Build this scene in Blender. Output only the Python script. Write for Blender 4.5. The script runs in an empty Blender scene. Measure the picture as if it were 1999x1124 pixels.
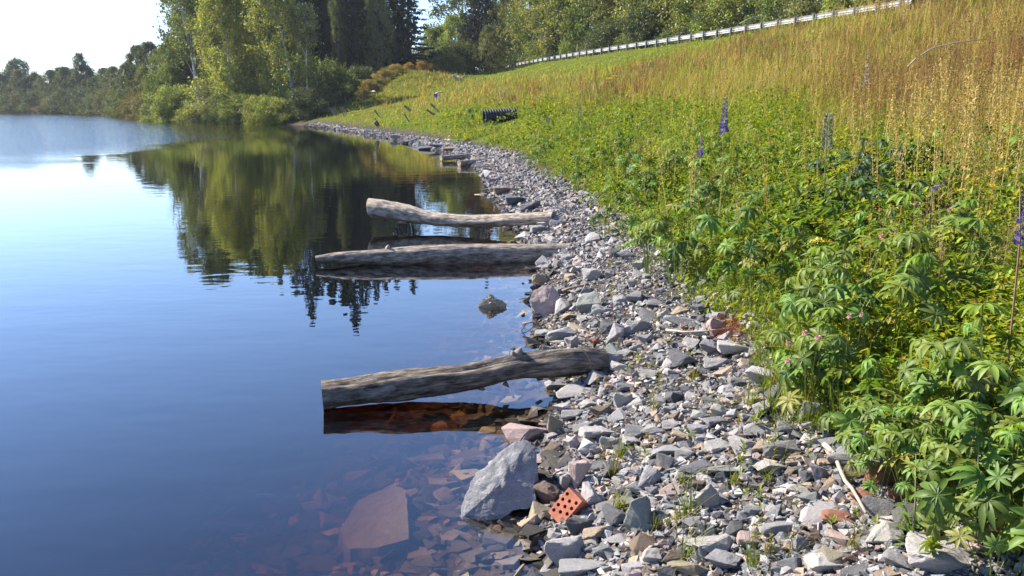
import bpy, bmesh, math, random
import numpy as np
from mathutils import Vector, Matrix, noise as mnoise

scene = bpy.context.scene
col = scene.collection
R = math.radians
rng = np.random.default_rng(7)
random.seed(7)

# ------------------------------------------------------------------ camera, sky, sun
CAMH = 2.0
FPX = 1731.0; CX = 999.5; CY = 562.0
PITCH = math.atan((CY - 206.0) / FPX)
cam_d = bpy.data.cameras.new("camera")
cam = bpy.data.objects.new("camera", cam_d); col.objects.link(cam)
cam.location = (0, 0, CAMH)
cam.rotation_euler = (math.pi / 2 - PITCH, 0, 0)
cam_d.sensor_width = 36.0
cam_d.lens = FPX / 1999.0 * 36.0
cam_d.clip_start = 0.05
cam_d.clip_end = 5000
scene.camera = cam

SUN_AZ = R(-67)      # measured from +Y towards +X
SUN_EL = R(37)
sun_dir = Vector((math.sin(SUN_AZ) * math.cos(SUN_EL), math.cos(SUN_AZ) * math.cos(SUN_EL), math.sin(SUN_EL)))
w = bpy.data.worlds.new("World"); scene.world = w
w.use_nodes = True
nt = w.node_tree
bg = nt.nodes["Background"]
sky = nt.nodes.new("ShaderNodeTexSky")
sky.sky_type = 'NISHITA'
sky.sun_disc = False
sky.sun_elevation = SUN_EL
sky.sun_rotation = SUN_AZ
sky.air_density = 1.0
sky.dust_density = 0.0
sky.ozone_density = 3.0
wb = nt.nodes.new("ShaderNodeMix"); wb.data_type = 'RGBA'; wb.blend_type = 'MULTIPLY'; wb.inputs[0].default_value = 1.0
wb.inputs[7].default_value = (0.94, 0.97, 1.16, 1)          # clear northern air: a bluer sky than the texture's default
nt.links.new(sky.outputs[0], wb.inputs[6]); nt.links.new(wb.outputs[2], bg.inputs[0])
bg.inputs[1].default_value = 0.090
sun_l = bpy.data.lights.new("sun", 'SUN')
sun_l.energy = 5.0
sun_l.angle = R(0.5)
sun_l.color = (1.0, 0.91, 0.77)
sun = bpy.data.objects.new("sun", sun_l); col.objects.link(sun)
sun.rotation_euler = (-sun_dir).to_track_quat('-Z', 'Y').to_euler()
sun.location = (-40, 20, 60)

scene.view_settings.view_transform = 'Standard'
scene.view_settings.look = 'None'
scene.view_settings.exposure = 1.42
scene.view_settings.gamma = 1
scene.render.engine = 'CYCLES'
cy = scene.cycles
cy.use_denoising = True
cy.max_bounces = 6; cy.diffuse_bounces = 2; cy.glossy_bounces = 3
cy.transmission_bounces = 4; cy.transparent_max_bounces = 8; cy.volume_bounces = 0
cy.caustics_reflective = False; cy.caustics_refractive = False
cy.sample_clamp_indirect = 4.0

# ------------------------------------------------------------------ pixel -> world helpers (1999 x 1124 photograph)
cp, sp = math.cos(PITCH), math.sin(PITCH)
def rays(px, py):
    px = np.asarray(px, float); py = np.asarray(py, float)
    u = (px - CX) / FPX; v = (CY - py) / FPX
    return np.stack([u, cp + v * sp, -sp + v * cp], -1)      # +Y forward part normalised to the optical axis
def at(px, py, z=0.0):
    d = rays(px, py); t = (z - CAMH) / d[2]
    return Vector((d[0] * t, d[1] * t, z))
def at_y(px, py, Y):
    d = rays(px, py); t = Y / d[1]
    return Vector((d[0] * t, Y, CAMH + d[2] * t))
def pxsize(n, p):                                             # n photo pixels at point p -> metres
    return n / FPX * (p[1] * cp - (p[2] - CAMH) * sp)

# ------------------------------------------------------------------ terrain
def catmull(P, n=8):
    P = np.array(P, float); out = []
    Q = np.vstack([2 * P[0] - P[1], P, 2 * P[-1] - P[-2]])
    for i in range(1, len(Q) - 2):
        for t in np.linspace(0, 1, n, endpoint=False):
            a, b, c, d = Q[i - 1], Q[i], Q[i + 1], Q[i + 2]
            out.append(0.5 * (2 * b + (c - a) * t + (2 * a - 5 * b + 4 * c - d) * t * t + (3 * b - a - 3 * c + d) * t ** 3))
    out.append(P[-1]); return np.array(out)
shore_px = [(1082, 1110), (1062, 1010), (1052, 930), (1062, 860), (1090, 800), (1078, 740), (1058, 660), (1048, 590), (1060, 530),
            (1020, 466), (985, 410), (950, 375), (938, 338), (885, 305), (832, 289), (750, 269), (665, 255), (600, 245.5), (520, 242), (430, 240),
            (350, 236.5), (290, 231), (225, 224.5), (120, 221.5), (0, 220)]
shore = [(0.3, -60), (0.3, -8), (0.22, 0.5)] + [tuple(at(x, y)[:2]) for x, y in shore_px] + [(-260, 262), (-480, 240), (-900, 230)]
SH = catmull(shore, 6)
rail_px = [(963, 137), (1000, 126), (1050, 114.5), (1100, 105), (1150, 97), (1200, 90), (1300, 75), (1400, 59.5), (1500, 43), (1600, 27), (1700, 10), (1800, -8)]
RAIL_Z = 8.0; ROAD_Z = 7.22
rail_w = [tuple(at(x, y, RAIL_Z)[:2]) for x, y in rail_px]
RY = np.array([r[1] for r in rail_w]); RX = np.array([r[0] for r in rail_w])
pf = np.polyfit(RY, RX, 3)
def xr(y):
    y = np.asarray(y, float)
    yc = np.clip(y, RY.min(), RY.max())
    s0 = np.polyval(np.polyder(pf), RY.min()); s1 = np.polyval(np.polyder(pf), RY.max())
    return np.polyval(pf, yc) + np.where(y < RY.min(), 0.75 * s0 * (y - RY.min()), 0) + np.where(y > RY.max(), s1 * (y - RY.max()), 0)
ys_r = np.concatenate([np.linspace(-60, 300, 120)])
RL = np.stack([xr(ys_r), ys_r], -1)
def polydist(X, Y, P):
    best = np.full(X.shape, 1e18)
    for a, b in zip(P[:-1], P[1:]):
        d = b - a; L = (d * d).sum() + 1e-12
        t = np.clip(((X - a[0]) * d[0] + (Y - a[1]) * d[1]) / L, 0, 1)
        best = np.minimum(best, (X - a[0] - t * d[0]) ** 2 + (Y - a[1] - t * d[1]) ** 2)
    return np.sqrt(best)
landpoly = np.vstack([SH, [(-900, 3000), (3000, 3000), (3000, -60)]])
def inside(X, Y, P):
    ins = np.zeros(X.shape, bool)
    n = len(P)
    for i in range(n):
        x1, y1 = P[i]; x2, y2 = P[(i + 1) % n]
        if y1 == y2: continue
        c = ((y1 > Y) != (y2 > Y)) & (X < (x2 - x1) * (Y - y1) / (y2 - y1) + x1)
        ins ^= c
    return ins
def vnoise(X, Y, seed=0):                                     # cheap smooth noise
    a = np.sin(X * 1.0 + seed) * np.sin(Y * 1.13 + seed * 1.7) + 0.6 * np.sin(X * 2.3 - Y * 1.1 + seed * 2.1) + 0.4 * np.sin(X * 1.7 + Y * 3.1 + seed)
    return a / 2.0
NU, NV = 460, 470
ax_, bx_ = 1.4, math.asinh(900 / 1.4)
gx = 0.6 + ax_ * np.sinh(np.linspace(-bx_, bx_, NU))
ay_ = 3.0
uy0, uy1 = math.asinh(-30 / ay_), math.asinh(1500 / ay_)
gy = 2.0 + ay_ * np.sinh(np.linspace(uy0, uy1, NV))
GX, GY = np.meshgrid(gx, gy)
Sd = polydist(GX, GY, SH); Sd = np.where(inside(GX, GY, landpoly), Sd, -Sd)
Rd = polydist(GX, GY, RL); beyond = GX > xr(GY)
Rd = np.where(beyond, 0, Rd)
def base_z(S, Rr, X, Y):
    sp_ = np.maximum(S - 1.5, 0)
    t = sp_ / (sp_ + np.maximum(Rr - 1.2, 0) + 1e-6)
    z = np.where(S > 1.5, 0.50 + (ROAD_Z - 0.50) * t, 0)
    z = np.where((S > 0) & (S <= 1.5), 0.50 * (S / 1.5) ** 0.85, z)
    k = np.minimum(-S, 14)
    z = np.where(S <= 0, -(0.26 * k + 0.02 * k * k) * np.where(k > 7, 1, 1), z)
    z = np.where(S <= -10, -4.6, z)
    z = z + 2.3 * np.exp(-(((X + 12.5) / 5.5) ** 2 + ((Y - 113) / 7.5) ** 2)) * np.clip(S / 3, 0, 1)
    z = z + np.clip((S - 1.5) / 3, 0, 1) * np.clip(Rr / 3, 0, 1) * (0.10 * vnoise(X * 0.9, Y * 0.8, 3) + 0.10 * vnoise(X * 0.3, Y * 0.3, 5))
    z = z + np.where(S <= 1.5, 0.025 * vnoise(X * 3.1, Y * 3.1, 1), 0) * np.clip((S + 3) / 2, 0, 1)
    return z
GZ = base_z(Sd, Rd, GX, GY)
def _idx(x, g):
    i = np.clip(np.searchsorted(g, x) - 1, 0, len(g) - 2)
    f = np.clip((x - g[i]) / (g[i + 1] - g[i]), 0, 1)
    return i, f
def bil(A, x, y):
    x = np.asarray(x, float); y = np.asarray(y, float)
    i, f = _idx(x, gx); j, g = _idx(y, gy)
    return (A[j, i] * (1 - f) + A[j, i + 1] * f) * (1 - g) + (A[j + 1, i] * (1 - f) + A[j + 1, i + 1] * f) * g
def H(x, y): return bil(GZ, x, y)
def hit(px, py, zmin=None):                                   # rays against the terrain
    px = np.atleast_1d(np.asarray(px, float)); py = np.atleast_1d(np.asarray(py, float))
    d = rays(px, py)
    t = np.full(px.shape, 1.6); out = np.full(px.shape, np.nan); prev = t.copy(); done = np.zeros(px.shape, bool)
    while True:
        act = ~done & (t < 320)
        if not act.any(): break
        P = d[act] * t[act][:, None]; P[:, 2] += CAMH
        hz = H(P[:, 0], P[:, 1])
        if zmin is not None: hz = np.maximum(hz, zmin)
        below = P[:, 2] <= hz
        ia = np.where(act)[0]
        done[ia[below]] = True
        out[ia[below]] = (t[ia[below]] + prev[ia[below]]) / 2
        go = ia[~below]
        prev[go] = t[go]; t[go] = t[go] * 1.006 + 0.004
    P = d * out[:, None]; P[:, 2] += CAMH
    P[:, 2] = np.where(np.isnan(out), np.nan, H(np.nan_to_num(P[:, 0]), np.nan_to_num(P[:, 1])))
    return P
def hit1(px, py):
    p = hit([px], [py])[0]
    return Vector(p)

# ------------------------------------------------------------------ node and mesh helpers
def new_mat(name):
    m = bpy.data.materials.new(name); m.use_nodes = True
    n = m.node_tree.nodes; n.clear()
    o = n.new("ShaderNodeOutputMaterial")
    return m, m.node_tree, n, m.node_tree.links, o
def N(nodes, t, **kw):
    x = nodes.new(t)
    for k, v in kw.items():
        if k.startswith("i_"):
            key = k[2:]
            x.inputs[int(key) if key.isdigit() else key].default_value = v
        else: setattr(x, k, v)
    return x
def mixc(n, l, fac, a, b, mode='MIX'):
    x = n.new("ShaderNodeMix"); x.data_type = 'RGBA'; x.blend_type = mode
    for sock, v in ((x.inputs[0], fac), (x.inputs[6], a), (x.inputs[7], b)):
        if hasattr(v, "is_output"): l.new(v, sock)
        else: sock.default_value = v if isinstance(v, (int, float)) else (*v[:3], 1)
    return x.outputs[2]
def ramp(n, l, src, stops):
    x = n.new("ShaderNodeValToRGB"); cr = x.color_ramp
    while len(cr.elements) > 1: cr.elements.remove(cr.elements[-1])
    cr.elements[0].position = stops[0][0]; cr.elements[0].color = (*stops[0][1], 1) if not isinstance(stops[0][1], float) else (stops[0][1],) * 3 + (1,)
    for p, c in stops[1:]:
        e = cr.elements.new(p); e.color = (c, c, c, 1) if isinstance(c, float) else (*c, 1)
    l.new(src, x.inputs[0]); return x.outputs[0]
def coords(n, l, kind="Object", scale=(1, 1, 1)):
    tc = n.new("ShaderNodeTexCoord"); mp = n.new("ShaderNodeMapping")
    mp.inputs["Scale"].default_value = scale
    l.new(tc.outputs[kind], mp.inputs[0]); return mp.outputs[0]
def noise_tex(n, l, vec, scale, detail=4, rough=0.55):
    x = N(n, "ShaderNodeTexNoise"); x.inputs["Scale"].default_value = scale; x.inputs["Detail"].default_value = detail
    x.inputs["Roughness"].default_value = rough
    l.new(vec, x.inputs["Vector"]); return x.outputs["Fac"]

def leaf_material(name, trans=0.45, gloss=0.06, rough=0.45, objtint=False):
    m, t, n, l, o = new_mat(name)
    a = N(n, "ShaderNodeAttribute", attribute_name="Col")
    c = a.outputs["Color"]
    if objtint:
        oi = n.new("ShaderNodeObjectInfo")
        c = mixc(n, l, 1.0, c, oi.outputs["Color"], 'MULTIPLY')
    d = n.new("ShaderNodeBsdfDiffuse"); l.new(c, d.inputs[0])
    tr = n.new("ShaderNodeBsdfTranslucent")
    tc = mixc(n, l, 1.0, c, (1.25, 1.22, 0.58), 'MULTIPLY'); l.new(tc, tr.inputs[0])
    ms = N(n, "ShaderNodeMixShader", i_0=trans); l.new(d.outputs[0], ms.inputs[1]); l.new(tr.outputs[0], ms.inputs[2])
    g = N(n, "ShaderNodeBsdfGlossy"); g.inputs["Roughness"].default_value = rough; g.inputs[0].default_value = (0.9, 0.95, 1, 1)
    m2 = N(n, "ShaderNodeMixShader", i_0=gloss); l.new(ms.outputs[0], m2.inputs[1]); l.new(g.outputs[0], m2.inputs[2])
    l.new(m2.outputs[0], o.inputs[0]); return m
def plain_material(name, color, rough=0.7, vscale=8.0, var=0.35, bump=0.0, bscale=30.0, metallic=0.0, stretch=(1, 1, 1), dark=None):
    m, t, n, l, o = new_mat(name)
    b = N(n, "ShaderNodeBsdfPrincipled"); b.inputs["Roughness"].default_value = rough; b.inputs["Metallic"].default_value = metallic
    v = coords(n, l, "Object", stretch)
    f = noise_tex(n, l, v, vscale, 6)
    dk = dark or tuple(x * (1 - var) for x in color)
    lt = tuple(min(1, x * (1 + var)) for x in color)
    c = ramp(n, l, f, [(0.3, dk), (0.7, lt)])
    l.new(c, b.inputs["Base Color"])
    if bump:
        bp = N(n, "ShaderNodeBump"); bp.inputs["Strength"].default_value = 1.0; bp.inputs["Distance"].default_value = bump
        l.new(noise_tex(n, l, v, bscale, 8, 0.65), bp.inputs["Height"]); l.new(bp.outputs[0], b.inputs["Normal"])
    l.new(b.outputs[0], o.inputs[0]); return m
def stone_material(name, src):
    m, t, n, l, o = new_mat(name)
    b = N(n, "ShaderNodeBsdfPrincipled"); b.inputs["Roughness"].default_value = 0.82
    b.inputs["Specular IOR Level"].default_value = 0.3
    if src == 'attr': c = N(n, "ShaderNodeAttribute", attribute_name="Col").outputs["Color"]
    else: c = n.new("ShaderNodeObjectInfo").outputs["Color"]
    v = coords(n, l, "Object") if src == 'attr' else coords(n, l, "Object")
    f1 = noise_tex(n, l, v, 14, 6, 0.7)
    f2 = noise_tex(n, l, v, 150, 3, 0.7)
    f3 = noise_tex(n, l, coords(n, l, "Object", (3, 3, 22)), 6, 5, 0.6)
    g1 = ramp(n, l, f1, [(0.28, 0.72), (0.5, 1.0), (0.75, 1.28)])
    g2 = ramp(n, l, f2, [(0.3, 0.62), (0.5, 1.0), (0.72, 1.35)])
    g3 = ramp(n, l, f3, [(0.35, 0.82), (0.6, 1.1)])
    c = mixc(n, l, 1, c, g1, 'MULTIPLY'); c = mixc(n, l, 0.9, c, g2, 'MULTIPLY'); c = mixc(n, l, 0.8, c, g3, 'MULTIPLY')
    l.new(c, b.inputs["Base Color"])
    bp = N(n, "ShaderNodeBump"); bp.inputs["Distance"].default_value = 0.010
    hh = N(n, "ShaderNodeMath", operation='ADD')
    l.new(f1, hh.inputs[0])
    h2 = N(n, "ShaderNodeMath", operation='MULTIPLY', i_1=0.35); l.new(f2, h2.inputs[0]); l.new(h2.outputs[0], hh.inputs[1])
    l.new(hh.outputs[0], bp.inputs["Height"]); l.new(bp.outputs[0], b.inputs["Normal"])
    l.new(b.outputs[0], o.inputs[0]); return m

M_stone = stone_material("stone_tinted", 'obj')
M_gravel = stone_material("stone_gravel", 'attr')
M_leaf = leaf_material("meadow_leaf", 0.42, 0.012, 0.5)
M_lup = leaf_material("lupine_leaf", 0.36, 0.018, 0.5)
M_grass = leaf_material("meadow_grass", 0.40, 0.008, 0.5)
M_crown = leaf_material("tree_foliage", 0.36, 0.03, 0.45, objtint=True)
M_needle = leaf_material("spruce_needles", 0.12, 0.02, 0.5, objtint=True)

def mesh_np(name, V, F, cols=None, mats=(), smooth=False, uv=None):
    V = np.asarray(V, np.float32); F = np.asarray(F, np.int32)
    me = bpy.data.meshes.new(name)
    me.vertices.add(len(V)); me.vertices.foreach_set("co", V.ravel())
    k = F.shape[1]
    me.loops.add(F.size); me.loops.foreach_set("vertex_index", F.ravel())
    me.polygons.add(len(F)); me.polygons.foreach_set("loop_start", np.arange(0, F.size, k, dtype=np.int32))
    me.polygons.foreach_set("use_smooth", np.full(len(F), smooth, bool))
    if cols is not None:
        a = me.attributes.new("Col", 'FLOAT_COLOR', 'POINT')
        c = np.ones((len(V), 4), np.float32); c[:, :3] = cols
        a.data.foreach_set("color", c.ravel())
    for m in mats: me.materials.append(m)
    me.update(calc_edges=True)
    return me
def link(name, me, parent=None, loc=None):
    o = bpy.data.objects.new(name, me); col.objects.link(o)
    if parent: o.parent = parent
    if loc is not None: o.location = loc
    return o
def tag(o, label=None, cat=None, group=None, kind=None):
    if label: o["label"] = label
    if cat: o["category"] = cat
    if group: o["group"] = group
    if kind: o["kind"] = kind
    return o
def empty(name, loc=(0, 0, 0)):
    o = bpy.data.objects.new(name, None); col.objects.link(o); o.location = loc; o.empty_display_size = 0.1
    return o
def copy_tree(o, parent=None):
    c = o.copy(); col.objects.link(c)
    if parent: c.parent = parent
    for ch in list(o.children): copy_tree(ch, c)
    return c
def scatter(TV, TF, Rm, S, P, C=None, tc=None):
    """merge N transformed copies of a template: TV (nv,3) TF (nf,k) Rm (N,3,3) S (N,) or (N,3) P (N,3)"""
    n = len(P); S = np.asarray(S, float)
    if S.ndim == 1: S = np.repeat(S[:, None], 3, 1)
    V = np.einsum('nij,nvj->nvi', Rm, TV[None] * S[:, None, :]) + P[:, None, :]
    F = TF[None] + (np.arange(n) * len(TV))[:, None, None]
    cols = None
    if C is not None:
        cols = np.repeat(np.asarray(C)[:, None, :], len(TV), 1)
        if tc is not None: cols = cols * tc[None]
        cols = cols.reshape(-1, 3)
    return V.reshape(-1, 3), F.reshape(-1, TF.shape[1]), cols
def join(parts):
    Vs, Fs, Cs = [], [], []; off = 0
    for V, F, C in parts:
        Vs.append(V); Fs.append(F + off); Cs.append(C); off += len(V)
    return np.vstack(Vs), np.vstack(Fs), (np.vstack(Cs) if Cs[0] is not None else None)
def rot_zxz(yaw, tilt, roll, flat=False):
    """rotation: roll about own z, tilt about x, yaw about z"""
    c, s = np.cos(yaw), np.sin(yaw); Z = np.zeros((len(yaw), 3, 3)); Z[:, 0, 0] = c; Z[:, 0, 1] = -s; Z[:, 1, 0] = s; Z[:, 1, 1] = c; Z[:, 2, 2] = 1
    c, s = np.cos(tilt), np.sin(tilt); X = np.zeros_like(Z); X[:, 0, 0] = 1; X[:, 1, 1] = c; X[:, 1, 2] = -s; X[:, 2, 1] = s; X[:, 2, 2] = c
    c, s = np.cos(roll), np.sin(roll); W = np.zeros_like(Z); W[:, 0, 0] = c; W[:, 0, 1] = -s; W[:, 1, 0] = s; W[:, 1, 1] = c; W[:, 2, 2] = 1
    return Z @ X @ W
def rand_rot(n, r=rng):
    return rot_zxz(r.uniform(0, 2 * np.pi, n), np.arccos(r.uniform(-1, 1, n)), r.uniform(0, 2 * np.pi, n))
def tube(pts, radii, seg=8, wob=0.0, cap=True):
    """quads of a tube through pts"""
    pts = [Vector(p) for p in pts]; V = []; F = []
    for i, p in enumerate(pts):
        t = (pts[min(i + 1, len(pts) - 1)] - pts[max(i - 1, 0)]).normalized()
        a = t.cross(Vector((0, 0, 1)))
        if a.length < 1e-3: a = Vector((1, 0, 0))
        a.normalize(); b = a.cross(t)
        for k in range(seg):
            th = 2 * math.pi * k / seg
            r = radii[i] * (1 + wob * (random.random() - 0.5))
            V.append(p + (a * math.cos(th) + b * math.sin(th)) * r)
    for i in range(len(pts) - 1):
        for k in range(seg):
            F.append((i * seg + k, i * seg + (k + 1) % seg, (i + 1) * seg + (k + 1) % seg, (i + 1) * seg + k))
    if cap:
        n0 = len(V); V.append(pts[-1]); V.append(pts[0]); e = (len(pts) - 1) * seg
        for k in range(0, seg):
            F.append((e + k, e + (k + 1) % seg, n0, n0)); F.append((k, n0 + 1, n0 + 1, (k + 1) % seg))
    return np.array([list(v) for v in V]), np.array(F)
def mesh_py(name, V, F, mats=(), smooth=True):
    me = bpy.data.meshes.new(name)
    F2 = []
    for f in np.asarray(F).tolist():
        g = []
        for v in f:
            if v not in g: g.append(v)
        F2.append(g)
    me.from_pydata(np.asarray(V).tolist(), [], F2)
    for m in mats: me.materials.append(m)
    for p in me.polygons: p.use_smooth = smooth
    return me

# ------------------------------------------------------------------ the ground
def ground_material():
    m, t, n, l, o = new_mat("bank_soil")
    b = N(n, "ShaderNodeBsdfPrincipled"); b.inputs["Roughness"].default_value = 0.95; b.inputs["Specular IOR Level"].default_value = 0.0
    c = N(n, "ShaderNodeAttribute", attribute_name="Col").outputs["Color"]
    v = coords(n, l, "Object")
    f1 = noise_tex(n, l, v, 1.3, 6, 0.6); f2 = noise_tex(n, l, v, 40, 5, 0.7)
    c = mixc(n, l, 1, c, ramp(n, l, f1, [(0.3, 0.7), (0.7, 1.25)]), 'MULTIPLY')
    c = mixc(n, l, 1, c, ramp(n, l, f2, [(0.3, 0.55), (0.7, 1.35)]), 'MULTIPLY')
    l.new(c, b.inputs["Base Color"])
    bp = N(n, "ShaderNodeBump"); bp.inputs["Distance"].default_value = 0.02
    l.new(f2, bp.inputs["Height"]); l.new(bp.outputs[0], b.inputs["Normal"])
    l.new(b.outputs[0], o.inputs[0]); return m
idx = np.arange(NU * NV).reshape(NV, NU)
GF = np.stack([idx[:-1, :-1], idx[:-1, 1:], idx[1:, 1:], idx[1:, :-1]], -1).reshape(-1, 4)
gc = np.zeros((NV, NU, 3))
scree_c = np.array([0.075, 0.066, 0.058]); soil_c = np.array([0.10, 0.115, 0.022]); bed_c = np.array([0.10, 0.08, 0.06])
gc[:] = scree_c
k = np.clip((Sd - 1.3) / 0.5, 0, 1)[..., None]
gc = gc * (1 - k) + soil_c * k
k = np.clip(-Sd / 0.3, 0, 1)[..., None]
gc = gc * (1 - k) + bed_c * k
ground = link("ground", mesh_np("ground", np.stack([GX, GY, GZ], -1).reshape(-1, 3), GF, gc.reshape(-1, 3), [ground_material()], True))
tag(ground, "stony river bank rising to a grassy road embankment", None, None, "structure")

# road on top of the embankment, beyond the guardrail
yr = np.linspace(-30, 175, 90)
xl = xr(yr) + 1.6; xr_ = xl + 6.5
RV = np.vstack([np.stack([xl, yr, np.full_like(yr, ROAD_Z + 0.02)], -1), np.stack([xr_, yr, np.full_like(yr, ROAD_Z + 0.02)], -1)])
nr = len(yr)
RF = np.array([(i, nr + i, nr + i + 1, i + 1) for i in range(nr - 1)])
tag(link("road", mesh_np("road", RV, RF, None, [plain_material("asphalt", (0.055, 0.055, 0.058), 0.9, 3, 0.2, 0.004, 200)])), kind="structure")

# ------------------------------------------------------------------ the river
def water_material():
    m, t, n, l, o = new_mat("river_water")
    geo = n.new("ShaderNodeNewGeometry")
    mp = n.new("ShaderNodeMapping"); l.new(geo.outputs["Position"], mp.inputs[0]); mp.inputs["Scale"].default_value = (0.75, 1.3, 1)
    n1 = noise_tex(n, l, mp.outputs[0], 1.5, 2, 0.5)
    n2 = noise_tex(n, l, mp.outputs[0], 6.0, 2, 0.5)
    n3 = noise_tex(n, l, mp.outputs[0], 3.2, 4, 0.6)
    # wind: the far, open part of the river is ruffled in streaks, the water under the bank is calm
    sep = n.new("ShaderNodeSeparateXYZ"); l.new(geo.outputs["Position"], sep.inputs[0])
    mw = n.new("ShaderNodeMapping"); l.new(geo.outputs["Position"], mw.inputs[0]); mw.inputs["Scale"].default_value = (0.02, 0.10, 1)
    nw = noise_tex(n, l, mw.outputs[0], 1.0, 4, 0.6)
    c_ = N(n, "ShaderNodeMath", operation='MULTIPLY_ADD', i_1=14.0, i_2=-7.0); l.new(nw, c_.inputs[0])
    d_ = N(n, "ShaderNodeMath", operation='ADD'); l.new(sep.outputs[0], d_.inputs[0]); l.new(c_.outputs[0], d_.inputs[1])
    mr = N(n, "ShaderNodeMapRange"); mr.inputs[1].default_value = -16; mr.inputs[2].default_value = -21; mr.inputs[3].default_value = 0; mr.inputs[4].default_value = 1
    l.new(d_.outputs[0], mr.inputs[0])
    h1 = N(n, "ShaderNodeMath", operation='MULTIPLY', i_1=0.0030); l.new(n1, h1.inputs[0])
    h2 = N(n, "ShaderNodeMath", operation='MULTIPLY_ADD', i_1=0.0004); l.new(n2, h2.inputs[0]); l.new(h1.outputs[0], h2.inputs[2])
    amp = N(n, "ShaderNodeMath", operation='MULTIPLY', i_1=0.045); l.new(mr.outputs[0], amp.inputs[0])
    h3 = N(n, "ShaderNodeMath", operation='MULTIPLY_ADD'); l.new(n3, h3.inputs[0]); l.new(amp.outputs[0], h3.inputs[1]); l.new(h2.outputs[0], h3.inputs[2])
    bp = N(n, "ShaderNodeBump"); bp.inputs["Strength"].default_value = 1.0; bp.inputs["Distance"].default_value = 1.0
    l.new(h3.outputs[0], bp.inputs["Height"])
    dt = N(n, "ShaderNodeVectorMath", operation='DOT_PRODUCT'); l.new(geo.outputs["Incoming"], dt.inputs[0]); l.new(bp.outputs[0], dt.inputs[1])
    ab = N(n, "ShaderNodeMath", operation='ABSOLUTE'); l.new(dt.outputs["Value"], ab.inputs[0])
    om = N(n, "ShaderNodeMath", operation='SUBTRACT', i_0=1.0, use_clamp=True); l.new(ab.outputs[0], om.inputs[1])
    p5 = N(n, "ShaderNodeMath", operation='POWER', i_1=3.9); l.new(om.outputs[0], p5.inputs[0])
    fr = N(n, "ShaderNodeMath", operation='MULTIPLY_ADD', i_1=0.945, i_2=0.055); l.new(p5.outputs[0], fr.inputs[0])
    gl = N(n, "ShaderNodeBsdfGlossy"); gl.inputs["Roughness"].default_value = 0.0; l.new(bp.outputs[0], gl.inputs["Normal"])
    gl.inputs[0].default_value = (1, 1, 1, 1)
    tr = n.new("ShaderNodeBsdfTransparent")
    ms = n.new("ShaderNodeMixShader"); l.new(fr.outputs[0], ms.inputs[0]); l.new(tr.outputs[0], ms.inputs[1]); l.new(gl.outputs[0], ms.inputs[2])
    l.new(ms.outputs[0], o.inputs[0])
    va = n.new("ShaderNodeVolumeAbsorption"); va.inputs[0].default_value = (0.80, 0.67, 0.52, 1); va.inputs[1].default_value = 8.0
    l.new(va.outputs[0], o.inputs["Volume"])
    return m
wx0, wx1, wy0, wy1, wz = -890.0, 6.0, -50.0, 300.0, -6.0
WV = [(wx0, wy0, 0), (wx1, wy0, 0), (wx1, wy1, 0), (wx0, wy1, 0), (wx0, wy0, wz), (wx1, wy0, wz), (wx1, wy1, wz), (wx0, wy1, wz)]
WF = [(0, 1, 2, 3), (7, 6, 5, 4), (0, 4, 5, 1), (1, 5, 6, 2), (2, 6, 7, 3), (3, 7, 4, 0)]
tag(link("river", mesh_np("river", np.array(WV), np.array(WF), None, [water_material()])), kind="structure")

# ------------------------------------------------------------------ stones
def rock_bm(seed, npts=13, bev=0.035, cuts=1, amp=0.02, flat=1.0, box=0.55):
    r = random.Random(seed)
    bm = bmesh.new()
    for i in range(npts):
        v = Vector((r.gauss(0, 1), r.gauss(0, 1), r.gauss(0, 1))).normalized()
        m = max(abs(v.x), abs(v.y), abs(v.z))
        v = v * (1 - box) + (v / m) * box
        v *= r.uniform(0.82, 1.0); v.z *= flat
        bm.verts.new(v)
    res = bmesh.ops.convex_hull(bm, input=bm.verts[:])
    junk = [g for g in res["geom_interior"] + res["geom_unused"] if isinstance(g, bmesh.types.BMVert) and g.is_valid]
    if junk: bmesh.ops.delete(bm, geom=list(set(junk)), context='VERTS')
    if bev:
        bmesh.ops.dissolve_limit(bm, angle_limit=R(9), verts=bm.verts[:], edges=bm.edges[:])
        bmesh.ops.bevel(bm, geom=bm.edges[:], offset=bev, segments=1, affect='EDGES', clamp_overlap=True)
    bmesh.ops.triangulate(bm, faces=bm.faces[:])
    for _ in range(cuts):
        bmesh.ops.subdivide_edges(bm, edges=bm.edges[:], cuts=1, use_grid_fill=True)
        bmesh.ops.triangulate(bm, faces=bm.faces[:])
    if amp:
        o = Vector((seed * 3.7, seed * 1.3, 0))
        for v in bm.verts:
            n = v.co.normalized()
            v.co += n * (amp * 1.6 * mnoise.noise(v.co * 2.6 + o) + amp * mnoise.noise(v.co * 6.3 + o))
    xs = [v.co for v in bm.verts]
    lo = Vector([min(c[i] for c in xs) for i in range(3)]); hi = Vector([max(c[i] for c in xs) for i in range(3)])
    for v in bm.verts:
        v.co = Vector([(v.co[i] - lo[i]) / (hi[i] - lo[i]) - 0.5 for i in range(3)])
    return bm
def bm_mesh(bm, name, mats, smooth=False):
    me = bpy.data.meshes.new(name); bm.normal_update(); bm.to_mesh(me); bm.free()
    for m in mats: me.materials.append(m)
    for p in me.polygons: p.use_smooth = smooth
    return me
ROCKS = [bm_mesh(rock_bm(s, random.Random(s).choice([9, 10, 11, 13]), 0.05, 2, 0.045), "stone_shape", [M_stone]) for s in range(26)]
SLABS = [bm_mesh(rock_bm(100 + s, 10, 0.04, 2, 0.035, 0.5, 0.8), "slab_shape", [M_stone]) for s in range(8)]
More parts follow.
